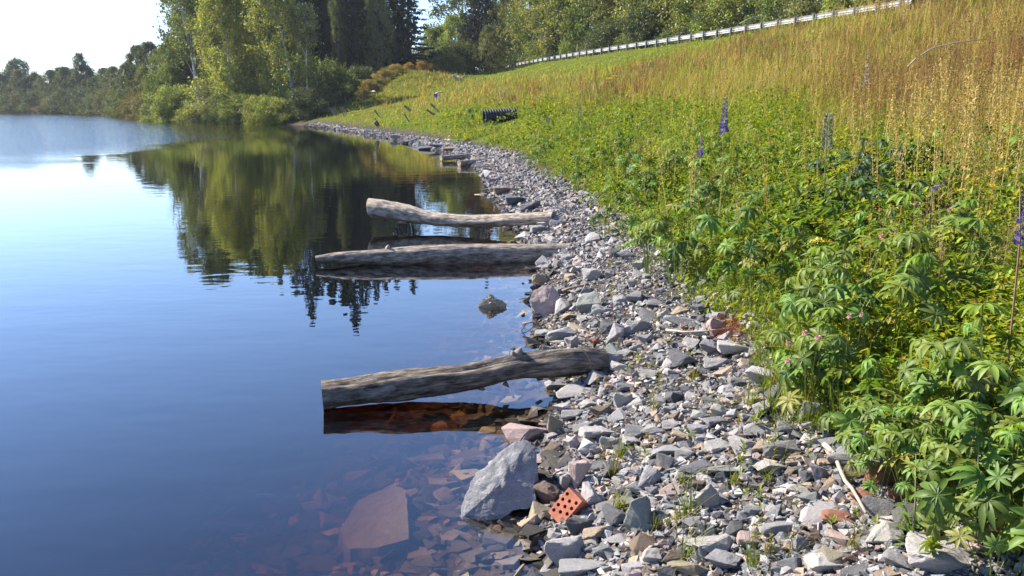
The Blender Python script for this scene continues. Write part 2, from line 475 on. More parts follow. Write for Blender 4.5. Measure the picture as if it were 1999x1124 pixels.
TINT = {'q': (0.115, 0.098, 0.085), 'x': (.045, .041, .037), 'y': (.070, .062, .056), 'g': (0.33, 0.325, 0.34), 'd': (0.125, 0.128, 0.142), 'm': (0.225, 0.225, 0.24), 'l': (0.41, 0.395, 0.385), 'w': (0.50, 0.48, 0.465),
        'p': (0.43, 0.33, 0.31), 't': (0.37, 0.29, 0.22), 'r': (0.33, 0.15, 0.105), 'b': (0.19, 0.145, 0.115), 'o': (0.30, 0.27, 0.20), 'u': (0.24, 0.26, 0.255)}
TINT = {k_: (v_[0], v_[1] * .985, v_[2] * .945) for k_, v_ in TINT.items()}
TNAME = {'g': 'mid grey', 'd': 'charcoal dark', 'm': 'dull slate grey', 'l': 'pale grey', 'w': 'whitish', 'p': 'dusty pink', 't': 'tan', 'r': 'rust red', 'b': 'dark brown', 'o': 'olive brown', 'u': 'greenish grey'}
def zone(px, py):
    if py < 560: return "far up the scree beyond the pink boulder"
    if py < 700: return "between pink boulder and front log"
    if py < 850: return "just uphill of the front log's end" if px < 1330 else "by the grass edge level with the front log"
    if px < 1290: return "at the water's edge around the perforated brick"
    if px < 1640: return "in the foreground between brick and white stick"
    return "under the lupines right of the white stick"
def stone(px, py, wd, hg, tint, mesh=None, yaw=None, lab=None, sink=0.16, name="stone", tilt=None, uw=False):
    p = hit1(px, py + hg * 0.22)
    if math.isnan(p.x): return None
    W = pxsize(wd, p); Hp = pxsize(hg, p)
    ph = math.atan2(CAMH - p.z, p.y)
    D = min(W, Hp * 1.5) * random.uniform(0.75, 1.0)
    Z = (Hp - D * math.sin(ph) * 0.8) / math.cos(ph)
    Z = max(Z, 0.32 * min(W, D)) * 1.15
    ratio = hg / wd
    me = mesh or (random.choice(SLABS) if ratio < 0.42 else random.choice(ROCKS))
    o = link(name, me)
    W *= 1.12; D *= 1.1; Z *= 1.08
    o.scale = (W, D, Z)
    o.location = (p.x, p.y, p.z + Z * (0.5 - sink))
    o.rotation_euler = ((random.uniform(-.16, .16), random.uniform(-.2, .2)) if tilt is None else tilt) + ((random.uniform(-.4, .4) if yaw is None else yaw),)
    j = random.uniform(0.88, 1.12); c = TINT[tint]
    o.color = (c[0] * j, c[1] * j * random.uniform(.97, 1.02), c[2] * j * random.uniform(.94, 1.04), 1)
    size = "large" if wd > 58 else ("small" if wd < 32 else "medium")
    tag(o, lab or f"{size} {TNAME[tint]} angular stone {zone(px, py)}", "stone", "loose stones of the scree")
    return o
S = stone
stones_px = """1030 847 85 42 p|1083 838 30 46 o|1072 880 46 28 b|1115 868 32 30 l|1165 846 66 32 l|1140 836 36 26 m|1150 877 42 36 w|1057 899 44 26 p|1105 901 30 24 d
1134 930 40 52 p|1105 944 30 40 g|1067 972 46 52 b|1157 973 44 44 w|1203 985 78 26 m|1207 1009 56 40 d|1252 1010 62 74 u|1131 1029 46 40 d|1035 1024 46 38 t|1103 1075 72 62 l|1162 1040 42 34 t
1182 1077 38 32 m|1142 1108 92 36 g|1257 1062 50 40 b|1272 1092 34 34 w|1238 1110 48 26 l|1195 921 40 36 d|1262 932 46 44 g|1240 955 34 28 l|1300 882 64 28 g|1336 887 36 26 l|1362 907 62 34 d|1298 906 32 38 m
1402 870 54 28 l|1455 866 56 32 l|1484 873 28 26 t|1526 877 64 40 m|1500 913 58 32 l|1550 895 38 20 t|1414 919 58 18 u|1410 932 32 22 d|1599 928 34 38 m|1380 974 46 56 l|1312 957 42 26 p
1557 957 40 22 w|1580 972 42 32 u|1597 1002 78 44 l|1633 1012 52 34 r|1353 1022 44 34 m|1397 1061 96 48 l|1430 1031 36 34 d|1520 1032 76 26 g|1480 1038 26 28 p|1462 1053 44 34 p|1373 1084 32 38 g|1313 1091 42 36 b
1411 1097 62 44 g|1342 1107 74 42 o|1561 1066 34 40 g|1640 1055 56 38 p|1631 1087 68 40 o|1606 1102 56 44 w|1590 1079 40 22 l|1545 1102 60 34 m|1666 897 96 46 g|1674 927 52 34 b|1617 946 28 22 t
1720 932 58 58 r|1682 972 46 36 r|1757 966 46 38 r|1712 992 52 54 m|1725 1042 62 52 l|1772 1010 70 50 d|1828 1002 72 40 g|1832 1036 44 28 b|1887 1058 70 66 p|1936 1058 60 54 p|1842 1088 132 74 l|1752 1097 60 44 g|1670 1116 56 24 m|1737 1119 62 24 t
1368 605 38 26 d|1320 613 38 22 t|1294 621 22 24 w|1268 621 40 28 d|1245 640 42 30 m|1225 649 26 24 l|1330 629 62 18 g|1337 704 58 32 d|1349 672 28 24 w|1300 714 30 24 l|1419 728 46 26 t|1438 744 38 24 m|1437 686 70 26 l|1487 738 64 42 l|1400 710 46 24 g
1216 784 36 34 w|1241 789 30 24 l|1285 785 30 28 l|1318 777 36 30 d|1488 801 46 32 l|1513 773 42 40 d|1548 769 46 32 m|1588 809 48 46 m|1480 785 46 18 t|1419 762 28 20 w|1150 597 46 40 u|1097 656 52 26 g|1116 669 28 26 l|1188 642 32 26 d|1200 657 34 38 l
1190 692 34 36 u|1180 716 34 28 m|1166 738 42 30 g|1198 708 36 30 g|1074 424 26 22 g|1086 434 28 20 m|1062 441 26 16 l|1160 669 22 20 r|1207 716 30 22 w|1062 548 26 18 l|1052 552 26 26 t|1095 571 26 20 m|1120 640 32 18 o|1110 618 36 16 t|1140 622 30 14 l|1172 606 30 22 l|1118 765 62 34 l|1100 796 40 22 w|1120 812 46 24 g|1172 805 46 30 b|1205 812 30 26 l|1148 790 40 24 l|1086 750 40 22 g
1245 845 46 30 m|1275 842 44 26 g|1190 868 36 32 l|1215 880 32 26 d|1233 862 36 22 l|1165 912 34 24 m|1480 838 52 28 g|1440 842 34 22 l|1400 825 40 22 m|1362 838 38 24 g|1330 850 36 20 t|1310 832 32 20 l|1540 838 44 28 m|1585 858 46 26 l|1625 868 46 26 m|1690 860 56 28 b|1745 895 60 32 m"""
special = {(1397, 1061): "broad low pale grey stone, largest between brick and white stick, cone-shaped stone below it",
           (1842, 1088): "biggest pale boulder in the bottom right corner, spotted with leaf shadows",
           (1887, 1058): "dusty pink boulder behind the biggest bottom right boulder, left of its twin",
           (1936, 1058): "orange-pink boulder furthest right on the scree, shaded by lupine leaves",
           (1720, 932): "rough rust red rock, largest red rock, under the lupines beside the white stick",
           (1757, 966): "rust red rock tucked right below the largest red rock",
           (1682, 972): "flat-topped rust red rock the white stick leans across",
           (1666, 897): "long flat grey slab at the upper end of the white stick",
           (1674, 927): "dark brown rock tucked under the long flat grey slab",
           (1633, 1012): "brick-red wedge of stone left of the white stick's lower end",
           (1252, 1010): "wide smooth greenish grey stone right of the perforated brick",
           (1103, 1075): "blocky pale grey stone with bright top standing at the waterline below the brick",
           (1035, 1024): "small tan stone standing alone in shallow water left of the brick",
           (1030, 847): "long sloping pink-grey slab dipping into the water behind the big leaning rock",
           (1083, 838): "thin olive slab stood on edge against the long pink slab",
           (1067, 972): "dark brown pointed stone between big leaning rock and perforated brick",
           (1157, 973): "whitish pointed stone directly behind the perforated brick",
           (1203, 985): "long thin slate stone lying like a loaf right of the brick",
           (1134, 930): "tall flat-faced pale pink stone uphill of the brick",
           (1380, 974): "pale upright stone with curved right side in the middle foreground",
           (1373, 1084): "narrow grey cone-shaped stone pointing up near the bottom edge",
           (1337, 704): "very dark flat-topped stone alone among pale gravel level with the front log",
           (1487, 738): "pale tilted slab half hidden by grass at the scree's upper edge",
           (1437, 686): "long pale flat slab half under grass near the dead needles",
           (1150, 597): "greenish grey wedge pointing up right behind the pink boulder",
           (1118, 765): "large pale stone wedged under the front log's landward end",
           (1631, 1087): "olive brown rounded stone in front of a pink flat one near the bottom edge",
           (1606, 1102): "whitish blocky stone at the bottom edge below the olive brown one",
           (1597, 1002): "pale flat-topped slab left of the brick-red wedge",
           (1712, 992): "dark slate block just right of the white stick's lower half",
           (1725, 1042): "pale grey block in front of the dark slate block by the white stick"}
used = []
nst = 0
for tok in stones_px.replace("\n", "|").split("|"):
    a = tok.split(); px, py, wd, hg = map(int, a[:4])
    if (px, py) == (1035, 1024): o = S(px, py, wd, hg, a[4], sink=0.2, lab=special[(px, py)])
    else: o = S(px, py, wd, hg, a[4], lab=special.get((px, py)))
    used.append((px, py, wd)); nst += 1
# the rest of the 300 largest loose stones
tries = 0
while nst < 292 and tries < 9000:
    tries += 1
    py = 1124 - 660 * random.random() ** 0.8 * 1.0
    px = random.uniform(1010, 1999)
    p = hit([px], [py])[0]
    if np.isnan(p[0]): continue
    s_ = float(bil(Sd, p[0], p[1]))
    if not (-0.02 < s_ < 1.5): continue
    wd = random.choice([24, 26, 28, 30, 34, 38, 44, 50]) * (0.6 + 0.55 * (py - 460) / 660)
    if any(abs(px - u) < (wd + q) * 0.36 and abs(py - v) < (wd + q) * 0.26 for u, v, q in used): continue
    S(px, py, wd, wd * random.uniform(0.5, 0.95), random.choice("ggggmmmgdllptbu"))
    used.append((px, py, wd)); nst += 1

for px, py, wd, hg, t in [(833, 292, 30, 11, 'd'), (858, 286, 40, 11, 'm'), (882, 292, 30, 9, 'b'), (800, 277, 30, 9, 'd'), (775, 269, 26, 8, 'm'), (740, 262, 24, 7, 'd'), (720, 258, 20, 6, 'l'), (1010, 394, 44, 18, 'd'), (985, 374, 40, 14, 'b'), (1036, 407, 38, 18, 'd'),
                         (1052, 452, 32, 18, 'm'), (1022, 463, 30, 16, 'l'), (958, 341, 26, 12, 'l'), (966, 353, 22, 10, 'm'), (690, 253, 18, 6, 'l'), (660, 250, 16, 5, 'm'), (640, 248, 16, 5, 'l'), (900, 303, 20, 8, 'd'), (815, 284, 18, 8, 'l')]:
    o = S(px, py, wd, hg, t, name="shore_rock")
    if o:
        o.name = "shore_rock"; tag(o, ("dark" if t in 'db' else "greyish") + " low rock sitting right at the waterline along the bank's far bend", "rock", "dark rocks along the waterline" if t in 'db' else "grey rocks along the waterline")
# big leaning rock at the waterline
def polish_rock(name, outline, tint, label, Y0, thick, lean, amp=0.02, cuts=4, seed=1):
    """a rock whose visible face follows its outline: the face leans back, a rough body stands behind it"""
    base_y = max(p[1] for p in outline)
    P0 = []
    for px, py in outline:
        Yd = Y0 + lean * pxsize(base_y - py, (0, Y0, 0.2))
        P0.append(at_y(px, py, Yd))
    c = sum(P0, Vector()) / len(P0)
    bm = bmesh.new()
    f = [bm.verts.new(p) for p in P0]
    mid = bm.verts.new(c + Vector((0, -thick * 0.16, thick * 0.10)))
    b = [bm.verts.new(c + (p - c) * 0.72 + Vector((0.03, thick, -0.06))) for p in P0]
    n = len(f)
    for i in range(n):
        j = (i + 1) % n
        bm.faces.new((f[i], f[j], mid)); bm.faces.new((f[j], f[i], b[i], b[j]))
    bm.faces.new(b)
    bmesh.ops.recalc_face_normals(bm, faces=bm.faces[:])
    bmesh.ops.triangulate(bm, faces=bm.faces[:])
    for _ in range(cuts):
        bmesh.ops.subdivide_edges(bm, edges=bm.edges[:], cuts=1, use_grid_fill=True); bmesh.ops.triangulate(bm, faces=bm.faces[:])
    o_ = Vector((seed * 5.1, 0, seed))
    sc_ = thick
    for v in bm.verts:
        d = (v.co - c).normalized()
        q = v.co / sc_
        k = mnoise.noise(q * 1.3 + o_) * 1.3 + mnoise.noise(Vector((q.x * 3 + q.z, q.y * 3, q.z * 2.2)) + o_) * 0.8 + abs(mnoise.noise(q * 4.1 + o_)) * 0.9 + mnoise.noise(q * 10 + o_) * 0.3
        v.co += d * amp * k
    for v in bm.verts: v.co -= c
    o = link(name, bm_mesh(bm, name, [M_stone]), None, c)
    o.color = (*TINT[tint], 1)
    tag(o, label, "rock"); return o
polish_rock("leaning_rock", [(898, 1014), (906, 985), (926, 940), (942, 912), (978, 883), (1006, 868), (1028, 864), (1038, 880), (1042, 925), (1048, 978), (1030, 992), (985, 1003), (945, 1010)],
            'm', "big grey triangular rock leaning out of the shallow water, left of the perforated brick", at(960, 1008)[1], 0.22, 0.75, 0.022, 4, 2)
polish_rock("boulder", [(1042, 568), (1062, 556), (1078, 556), (1094, 580), (1103, 598), (1100, 612), (1078, 626), (1054, 628), (1042, 612), (1036, 590)],
            'p', "rounded dusty pink boulder with a crack, at the waterline past the front log", at(1060, 624)[1], 0.30, 0.30, 0.02, 4, 5)
polish_rock("pyramid_rock", [(937, 598), (946, 584), (954, 576), (962, 580), (975, 584), (988, 593), (984, 602), (960, 608), (944, 606)],
            'o', "small pointed brown rock standing alone in the water left of the pink boulder", at(960, 600)[1], 0.16, 0.3, 0.03, 3, 9)

# flat stones lying on the river bed
def bed_slab(outline, tint, label, name="submerged_slab", th=0.05):
    P0 = [Vector(hit([x], [y])[0]) for x, y in outline]
    P0 = [p + Vector((0, 0, th)) for p in P0]
    c = sum(P0, Vector()) / len(P0)
    bm = bmesh.new()
    t = [bm.verts.new(p - c) for p in P0]; bb = [bm.verts.new((p - c) * 1.04 + Vector((0, 0, -th * 1.6))) for p in P0]
    n = len(t); bm.faces.new(t); bm.faces.new(bb[::-1])
    for i in range(n): bm.faces.new((t[(i + 1) % n], t[i], bb[i], bb[(i + 1) % n]))
    bmesh.ops.recalc_face_normals(bm, faces=bm.faces[:]); bmesh.ops.triangulate(bm, faces=bm.faces[:])
    for _ in range(3):
        bmesh.ops.subdivide_edges(bm, edges=bm.edges[:], cuts=1, use_grid_fill=True); bmesh.ops.triangulate(bm, faces=bm.faces[:])
    for v in bm.verts: v.co += Vector((0.6, 0.6, 0.5)) * 0.018 * mnoise.noise(v.co * 9)
    o = link(name, bm_mesh(bm, name, [M_stone]), None, c); o.color = (*TINT[tint], 1)
    tag(o, label, "submerged stone", None if name == "submerged_slab" else "flat stones on the river bed"); return o
bed_slab([(662, 1064), (700, 1004), (768, 972), (792, 985), (800, 1030), (796, 1084), (740, 1102), (684, 1102)], 'q',
         "big pale submerged slab, largest stone under the water at bottom centre", th=0.085)
for (x, y, a, b, l) in [(918, 822, 34, 15, "submerged olive stone glowing under the front log's reflection"), (878, 1048, 22, 15, None), (625, 1110, 60, 22, None), (560, 1085, 50, 16, None), (840, 900, 34, 10, None),
                     (865, 945, 30, 11, None), (820, 1080, 40, 18, None), (930, 1095, 40, 16, None), (780, 920, 34, 10, None), (880, 1010, 36, 10, None), (700, 880, 36, 9, None), (980, 1060, 30, 12, None),
                     (745, 950, 34, 10, None), (900, 1075, 30, 12, None), (990, 1100, 30, 12, None)]:
    ang = sorted(random.uniform(0, 6.28) for _ in range(7))
    bed_slab([(x + a * math.cos(t) * random.uniform(.8, 1.1), y + b * math.sin(t) * random.uniform(.8, 1.1)) for t in ang], random.choice("qqyx"),
             l or "flat stone on the river bed seen through the shallow water", "submerged_stone", 0.03)

# gravel: all the smaller stones, past counting
GT = []
for s in range(14):
    bm = rock_bm(300 + s, 8, 0, 0, 0, random.Random(s).choice([1, 0.7, 0.6]), 0.6)
    bmesh.ops.triangulate(bm, faces=bm.faces[:]); bm.verts.ensure_lookup_table()
    GT.append((np.array([v.co[:] for v in bm.verts]), np.array([[v.index for v in f.verts] for f in bm.faces]))); bm.free()
def gravel(name, n, ylo, yhi, smin, smax, slo, shi, tints, label, power=1.0, flat=(0.45, 0.8)):
    # log-uniform in distance, uniform across the shore strip
    yy = np.exp(rng.uniform(np.log(ylo), np.log(yhi), n * 3)); xx = np.interp(yy, YS, XS) + rng.uniform(slo - 0.3, shi + 1.2, n * 3) * (1 + 0.25 * np.clip((yy - 12) / 25, 0, 1.6))
    s_ = bil(Sd, xx, yy); ok = (s_ > slo) & (s_ < (shi + 0.25 * vnoise(xx * 2, yy * 2, 4)) * (1 - .15 * np.clip((yy - 12) / 10, 0, 1)) * (1 - .5 * np.clip((yy - 30) / 25, 0, 1)))
    xx, yy = xx[ok][:n], yy[ok][:n]; m = len(xx)
    if m == 0: return []
    z = H(xx, yy)
    lodk = np.clip(yy / 9.0, 1, 9) ** 0.55
    sz = (smin + (smax - smin) * rng.random(m) ** 2.2) * lodk
    tc = np.array([TINT[t] for t in tints])[rng.integers(0, len(tints), m)] * rng.uniform(0.58, 1.12, (m, 1))
    if slo > -1: tc = tc * (1 - .55 * np.clip((.05 - z) / .05, 0, 1) * (rng.random(m) < .85))[:, None]   # stones at the waterline are wet
    parts = []
    which = rng.integers(0, len(GT), m)
    for g, (TV, TF) in enumerate(GT):
        q = which == g
        if not q.any(): continue
        k = q.sum()
        Sx = np.stack([sz[q] * rng.uniform(0.8, 1.3, k), sz[q] * rng.uniform(0.7, 1.1, k), sz[q] * rng.uniform(*flat, k)], -1)
        Rm = rot_zxz(rng.uniform(0, 6.28, k), rng.normal(0, 0.45, k), rng.uniform(0, 6.28, k))
        P = np.stack([xx[q], yy[q], z[q] + sz[q] * 0.12], -1)
        parts.append(scatter(TV, TF, Rm, Sx, P, tc[q]))
    return parts
o_ = np.argsort(SH[:, 1]); YS = SH[o_, 1]; XS = SH[o_, 0]
q = (SH[:, 1] < 93) & (SH[:, 0] > -24); YS = np.maximum.accumulate(SH[q, 1]); XS = SH[q, 0]
pts = gravel("g", 26000, 2.2, 12, 0.010, 0.050, -0.05, 1.62, "gggmmmmmddbglptbuo", "")
pts += gravel("g", 3000, 2.2, 9, 0.03, 0.075, -0.05, 1.6, "ggmmddlptbu", "")
pts += gravel("g", 15000, 10, 92, 0.025, 0.085, -0.05, 1.62, "ggmmmmddpgmtb", "")
V, F, C = join(pts)
tag(link("gravel", mesh_np("gravel", V, F, C, [M_gravel])), "grey crushed stone covering the bank along the water's edge", "gravel", None, "stuff")
pts = gravel("g", 9000, 2.5, 16, 0.03, 0.15, -3.2, 0.0, "qxxyyxob", "", flat=(0.2, 0.45))
V, F, C = join(pts)
tag(link("submerged_gravel", mesh_np("submerged_gravel", V, F, C, [M_gravel])), "flat brown stones covering the river bed in shallow water", "gravel", None, "stuff")

# perforated brick
def brick():
    root = empty("perforated_brick")
    Lx, Ly, Lz = 0.158, 0.100, 0.082
    M_b = plain_material("fired_clay", (0.40, 0.135, 0.075), 0.85, 20, 0.25, 0.003, 160)
    M_h = plain_material("hole_clay", (0.30, 0.10, 0.05), 0.9, 20, 0.2)
    holes = []
    for r_ in range(3):
        for k in range(4 if r_ != 1 else 3):
            holes.append((-Lx / 2 + 0.028 + k * 0.034 + (0.017 if r_ == 1 else 0), -0.033 + r_ * 0.033))
    hr = 0.0092
    bm = bmesh.new()
    # top face as a grid with round holes: build with cells around each hole
    top = Lz / 2
    edge_loops = []
    bnd = [bm.verts.new((x, y, top)) for x, y in ((-Lx / 2, -Ly / 2), (Lx / 2, -Ly / 2), (Lx / 2, Ly / 2), (-Lx / 2, Ly / 2))]
    ed = [bm.edges.new((bnd[i], bnd[(i + 1) % 4])) for i in range(4)]
    rings = []
    for hx, hy in holes:
        rv = [bm.verts.new((hx + hr * math.cos(2 * math.pi * k / 14), hy + hr * math.sin(2 * math.pi * k / 14), top)) for k in range(14)]
        ed += [bm.edges.new((rv[i], rv[(i + 1) % 14])) for i in range(14)]; rings.append(rv)
    bmesh.ops.triangle_fill(bm, use_beauty=True, use_dissolve=False, edges=ed)
    kill = []
    for f in bm.faces:
        c = f.calc_center_median()
        if any((c.x - hx) ** 2 + (c.y - hy) ** 2 < (hr * 0.75) ** 2 and all(((v.co.x - hx) ** 2 + (v.co.y - hy) ** 2) < (hr * 1.1) ** 2 for v in f.verts) for hx, hy in holes): kill.append(f)
    bmesh.ops.delete(bm, geom=kill, context='FACES_ONLY')
    low = [bm.verts.new((v.co.x, v.co.y, -top)) for v in bnd]
    for i in range(4): bm.faces.new((bnd[(i + 1) % 4], bnd[i], low[i], low[(i + 1) % 4]))
    bm.faces.new(low[::-1])
    for rv in rings:
        lo = [bm.verts.new((v.co.x, v.co.y, top - 0.045)) for v in rv]
        for i in range(14):
            f = bm.faces.new((rv[i], rv[(i + 1) % 14], lo[(i + 1) % 14], lo[i])); f.material_index = 1
        f = bm.faces.new(lo); f.material_index = 1
    bmesh.ops.recalc_face_normals(bm, faces=bm.faces[:])
    me = bm_mesh(bm, "brick_body", [M_b, M_h])
    o = link("perforated_brick", me)
    bpy.data.objects.remove(root)
    return o
bk = brick(); bk.name = "perforated_brick"
p = hit1(1108, 1008)
# long edge runs up to the right, perforated face looks at the camera and to the left
ex = Vector((0.62, 0.10, 0.75)).normalized(); nz = Vector((-0.52, -0.72, 0.45)); nz = (nz - ex * nz.dot(ex)).normalized(); ey = nz.cross(ex)
bk.matrix_world = Matrix.Translation(at_y(1110, 991, p.y + 0.02)) @ Matrix((ex, ey, nz)).transposed().to_4x4()
tag(bk, "orange perforated brick standing on its side at the water's edge", "brick")

# ------------------------------------------------------------------ driftwood
def wood_material(name, dark, light, end=False):
    m, t, n, l, o = new_mat(name)
    b = N(n, "ShaderNodeBsdfPrincipled"); b.inputs["Roughness"].default_value = 0.85; b.inputs["Specular IOR Level"].default_value = 0.2
    tc = n.new("ShaderNodeTexCoord"); mp = n.new("ShaderNodeMapping"); l.new(tc.outputs["UV"], mp.inputs[0])
    mp.inputs["Scale"].default_value = (7, 34, 1) if not end else (30, 30, 30)
    f1 = noise_tex(n, l, mp.outputs[0], 1.0, 8, 0.65)
    mp2 = n.new("ShaderNodeMapping"); l.new(tc.outputs["UV"], mp2.inputs[0]); mp2.inputs["Scale"].default_value = (3.4, 7, 1)
    f2 = noise_tex(n, l, mp2.outputs[0], 1.6, 5, 0.7)
    mp3 = n.new("ShaderNodeMapping"); l.new(tc.outputs["UV"], mp3.inputs[0]); mp3.inputs["Scale"].default_value = (5, 70, 1)
    f3 = noise_tex(n, l, mp3.outputs[0], 1.0, 5, 0.7)
    c = ramp(n, l, f1, [(0.30, dark), (0.62, light)])
    c = mixc(n, l, 0.9, c, ramp(n, l, f2, [(0.34, 0.32), (0.52, 1.0), (0.66, 1.5)]), 'MULTIPLY')
    c = mixc(n, l, 0.8, c, ramp(n, l, f3, [(0.38, 0.16), (0.47, 1.0)]), 'MULTIPLY')
    l.new(c, b.inputs["Base Color"])
    bp = N(n, "ShaderNodeBump"); bp.inputs["Distance"].default_value = 0.022
    ad = N(n, "ShaderNodeMath", operation='ADD'); l.new(f1, ad.inputs[0]); l.new(f3, ad.inputs[1])
    l.new(ad.outputs[0], bp.inputs["Height"]); l.new(bp.outputs[0], b.inputs["Normal"])
    l.new(b.outputs[0], o.inputs[0]); return m
M_end = wood_material("cut_wood", (0.20, 0.15, 0.10), (0.42, 0.34, 0.24), True)
def resample(A, n):
    A = np.array(A, float); t = np.linspace(0, len(A) - 1, n)
    # smooth (catmull) interpolation over control points
    out = []
    Q = np.vstack([2 * A[0] - A[1], A, 2 * A[-1] - A[-2]])
    for x in t:
        i = min(int(x), len(A) - 2); f = x - i
        a, b, c, d = Q[i], Q[i + 1], Q[i + 2], Q[i + 3]
        out.append(0.5 * (2 * b + (c - a) * f + (2 * a - 5 * b + 4 * c - d) * f * f + (3 * b - a - 3 * c + d) * f ** 3))
    return np.array(out)
def driftlog(name, ctrl, Yl, Yr, mat, label, stubs=(), seed=1, seg=36, rings=90, rough=0.06, endcap=True, hollow=False, slant=0.0, cat="log", group=None):
    x0, x1 = ctrl[0][0], ctrl[-1][0]
    A = []
    for px, py, r in ctrl:
        Y = Yl + (Yr - Yl) * (px - x0) / (x1 - x0)
        p = at_y(px, py, Y); A.append((*p, pxsize(r, p)))
    A = resample(A, rings)
    V = []; UV = []; L = 0
    o_ = Vector((seed * 9.1, seed * 2.2, 0))
    for i in range(rings):
        p = Vector(A[i][:3]); r = A[i][3]
        t = Vector(A[min(i + 1, rings - 1)][:3]) - Vector(A[max(i - 1, 0)][:3]); t.normalize()
        if i: L += (p - Vector(A[i - 1][:3])).length
        up = Vector((0, 0, 1)) - t * t.z; up.normalize(); sd_ = t.cross(up)
        for k in range(seg + 1):
            th = 2 * math.pi * k / seg
            dirv = up * math.cos(th) + sd_ * math.sin(th)
            q = Vector((L * 2.2, math.cos(th) * 1.6, math.sin(th) * 1.6)) + o_
            ridge = mnoise.noise(Vector((L * 1.2, th_per(th, 7)[0] * 2.6, th_per(th, 7)[1] * 2.6)) + o_)
            k2 = 1 + rough * 1.6 * mnoise.noise(q) + rough * ridge + rough * 0.5 * mnoise.noise(Vector((L * 14, math.cos(th) * 4, math.sin(th) * 4)) + o_)
            fall = 1 - 0.25 * hollow * max(0, -math.cos(th)) * max(0, 1 - i / rings * 4)
            off = t * (slant * r * math.cos(th)) if i == 0 else Vector()
            V.append(p + dirv * r * k2 * fall + off); UV.append((L, th * r * 1.0))
    W = seg + 1
    F = [(i * W + k, i * W + k + 1, (i + 1) * W + k + 1, (i + 1) * W + k) for i in range(rings - 1) for k in range(seg)]
    org = Vector(A[0][:3])
    me = bpy.data.meshes.new(name); me.from_pydata([list(v - org) for v in V], [], F)
    uv = me.uv_layers.new(name="UVMap")
    for li, lp in enumerate(me.loops): uv.data[li].uv = UV[lp.vertex_index]
    me.materials.append(mat)
    for pl in me.polygons: pl.use_smooth = True
    o = link(name, me, None, org); tag(o, label, cat, group)
    if endcap:
        for e, nm in ((0, "cut_end"), (rings - 1, "cut_end")):
            cen = Vector(A[e][:3]); ring = [V[e * W + k] for k in range(seg)]
            verts = [list(cen - org)] + [list(cen + (v - cen) * 0.5 - org) for v in ring] + [list(v - org) for v in ring]
            fs = [(0, 1 + k, 1 + (k + 1) % seg) for k in range(seg)] + [(1 + k, 1 + seg + k, 1 + seg + (k + 1) % seg, 1 + (k + 1) % seg) for k in range(seg)]
            if e: fs = [f[::-1] for f in fs]
            m2 = bpy.data.meshes.new(nm); m2.from_pydata(verts, [], fs); m2.materials.append(M_end)
            u2 = m2.uv_layers.new(name="UVMap")
            for li, lp in enumerate(m2.loops):
                vv = verts[lp.vertex_index]; u2.data[li].uv = (vv[1], vv[2])
            link(nm, m2, o)
    for (px, py, dx, dy, r0) in stubs:                         # broken branch stubs (part of the log)
        Y = Yl + (Yr - Yl) * (px - x0) / (x1 - x0)
        a = at_y(px, py, Y); b = at_y(px + dx, py + dy, Y - 0.02); r = pxsize(r0, a)
        TV, TF = tube([a - org, a.lerp(b, .5) - org, b - org], [r * 1.3, r, r * .35], 9, 0.5)
        link("branch_stub", mesh_py("branch_stub", TV, TF, [mat], True), o)
    return o
def th_per(th, n): return math.cos(th) * n * 0.4, math.sin(th) * n * 0.4
W_dark = wood_material("dark_driftwood", (0.050, 0.041, 0.035), (0.31, 0.262, 0.215))
W_mid = wood_material("grey_driftwood", (0.12, 0.098, 0.08), (0.50, 0.42, 0.34))
W_pale = wood_material("pale_driftwood", (0.24, 0.19, 0.145), (0.62, 0.52, 0.42))
Y1 = at(640, 799)[1] + 0.03
driftlog("drift_log", [(629, 771, 26), (690, 764, 27), (750, 757, 28), (840, 746, 28), (930, 733, 26), (1010, 716, 25), (1090, 708, 27), (1140, 703, 25), (1182, 700, 19)], Y1, Y1 + 0.42, W_dark,
         "dark brown weathered log with square cut end, nearest of the logs reaching into the water", [(1012, 694, 4, -14, 9), (1004, 695, -4, -9, 6), (985, 747, 8, 8, 4), (1075, 735, 9, 9, 5), (935, 757, 12, 3, 4)], 1, rough=0.13)
Y2 = at(800, 520)[1] + 0.05
driftlog("drift_log", [(616, 505, 6), (660, 502, 10), (720, 502, 14.5), (790, 500, 18), (860, 498, 20), (950, 497, 21), (1050, 498, 22), (1125, 494, 19)], Y2, Y2 + 0.5, W_mid,
         "long tapering grey log with pointed tip, second from the front", [(757, 485, 1, -7, 4)], 2, rough=0.045)
Y3 = at(850, 444)[1] + 0.02
driftlog("drift_log", [(724, 405, 17), (750, 408, 18.5), (790, 416, 17), (850, 427, 13), (920, 431, 12), (1000, 429, 12), (1080, 425, 12)], Y3, min(hit1(1075, 441).y, Y3 + .5), W_pale,
         "pale bleached log with thick raised end, third from the front", [(780, 430, 14, 6, 4)], 3, rough=0.09, slant=-0.25)
Y4 = at(862, 315)[1] + 0.1
driftlog("drift_log", [(861, 308.5, 5.5), (890, 306, 5), (920, 303, 4.6), (952, 300, 4)], Y4, Y4 + 1.0, W_mid, "slim grey log, farthest log, pointing out just before the bend", (), 4, 16, 40, 0.04)
Y5 = at(897, 325)[1] + 0.1
driftlog("drift_log", [(896, 319, 6.5), (920, 317, 6), (938, 315, 6.5), (955, 314.5, 4), (976, 313, 2)], Y5, Y5 + 1.0, W_mid, "short stubby log with a humped back, next to the farthest slim log", (), 5, 16, 40, 0.08)
YP = at(960, 378)[1]
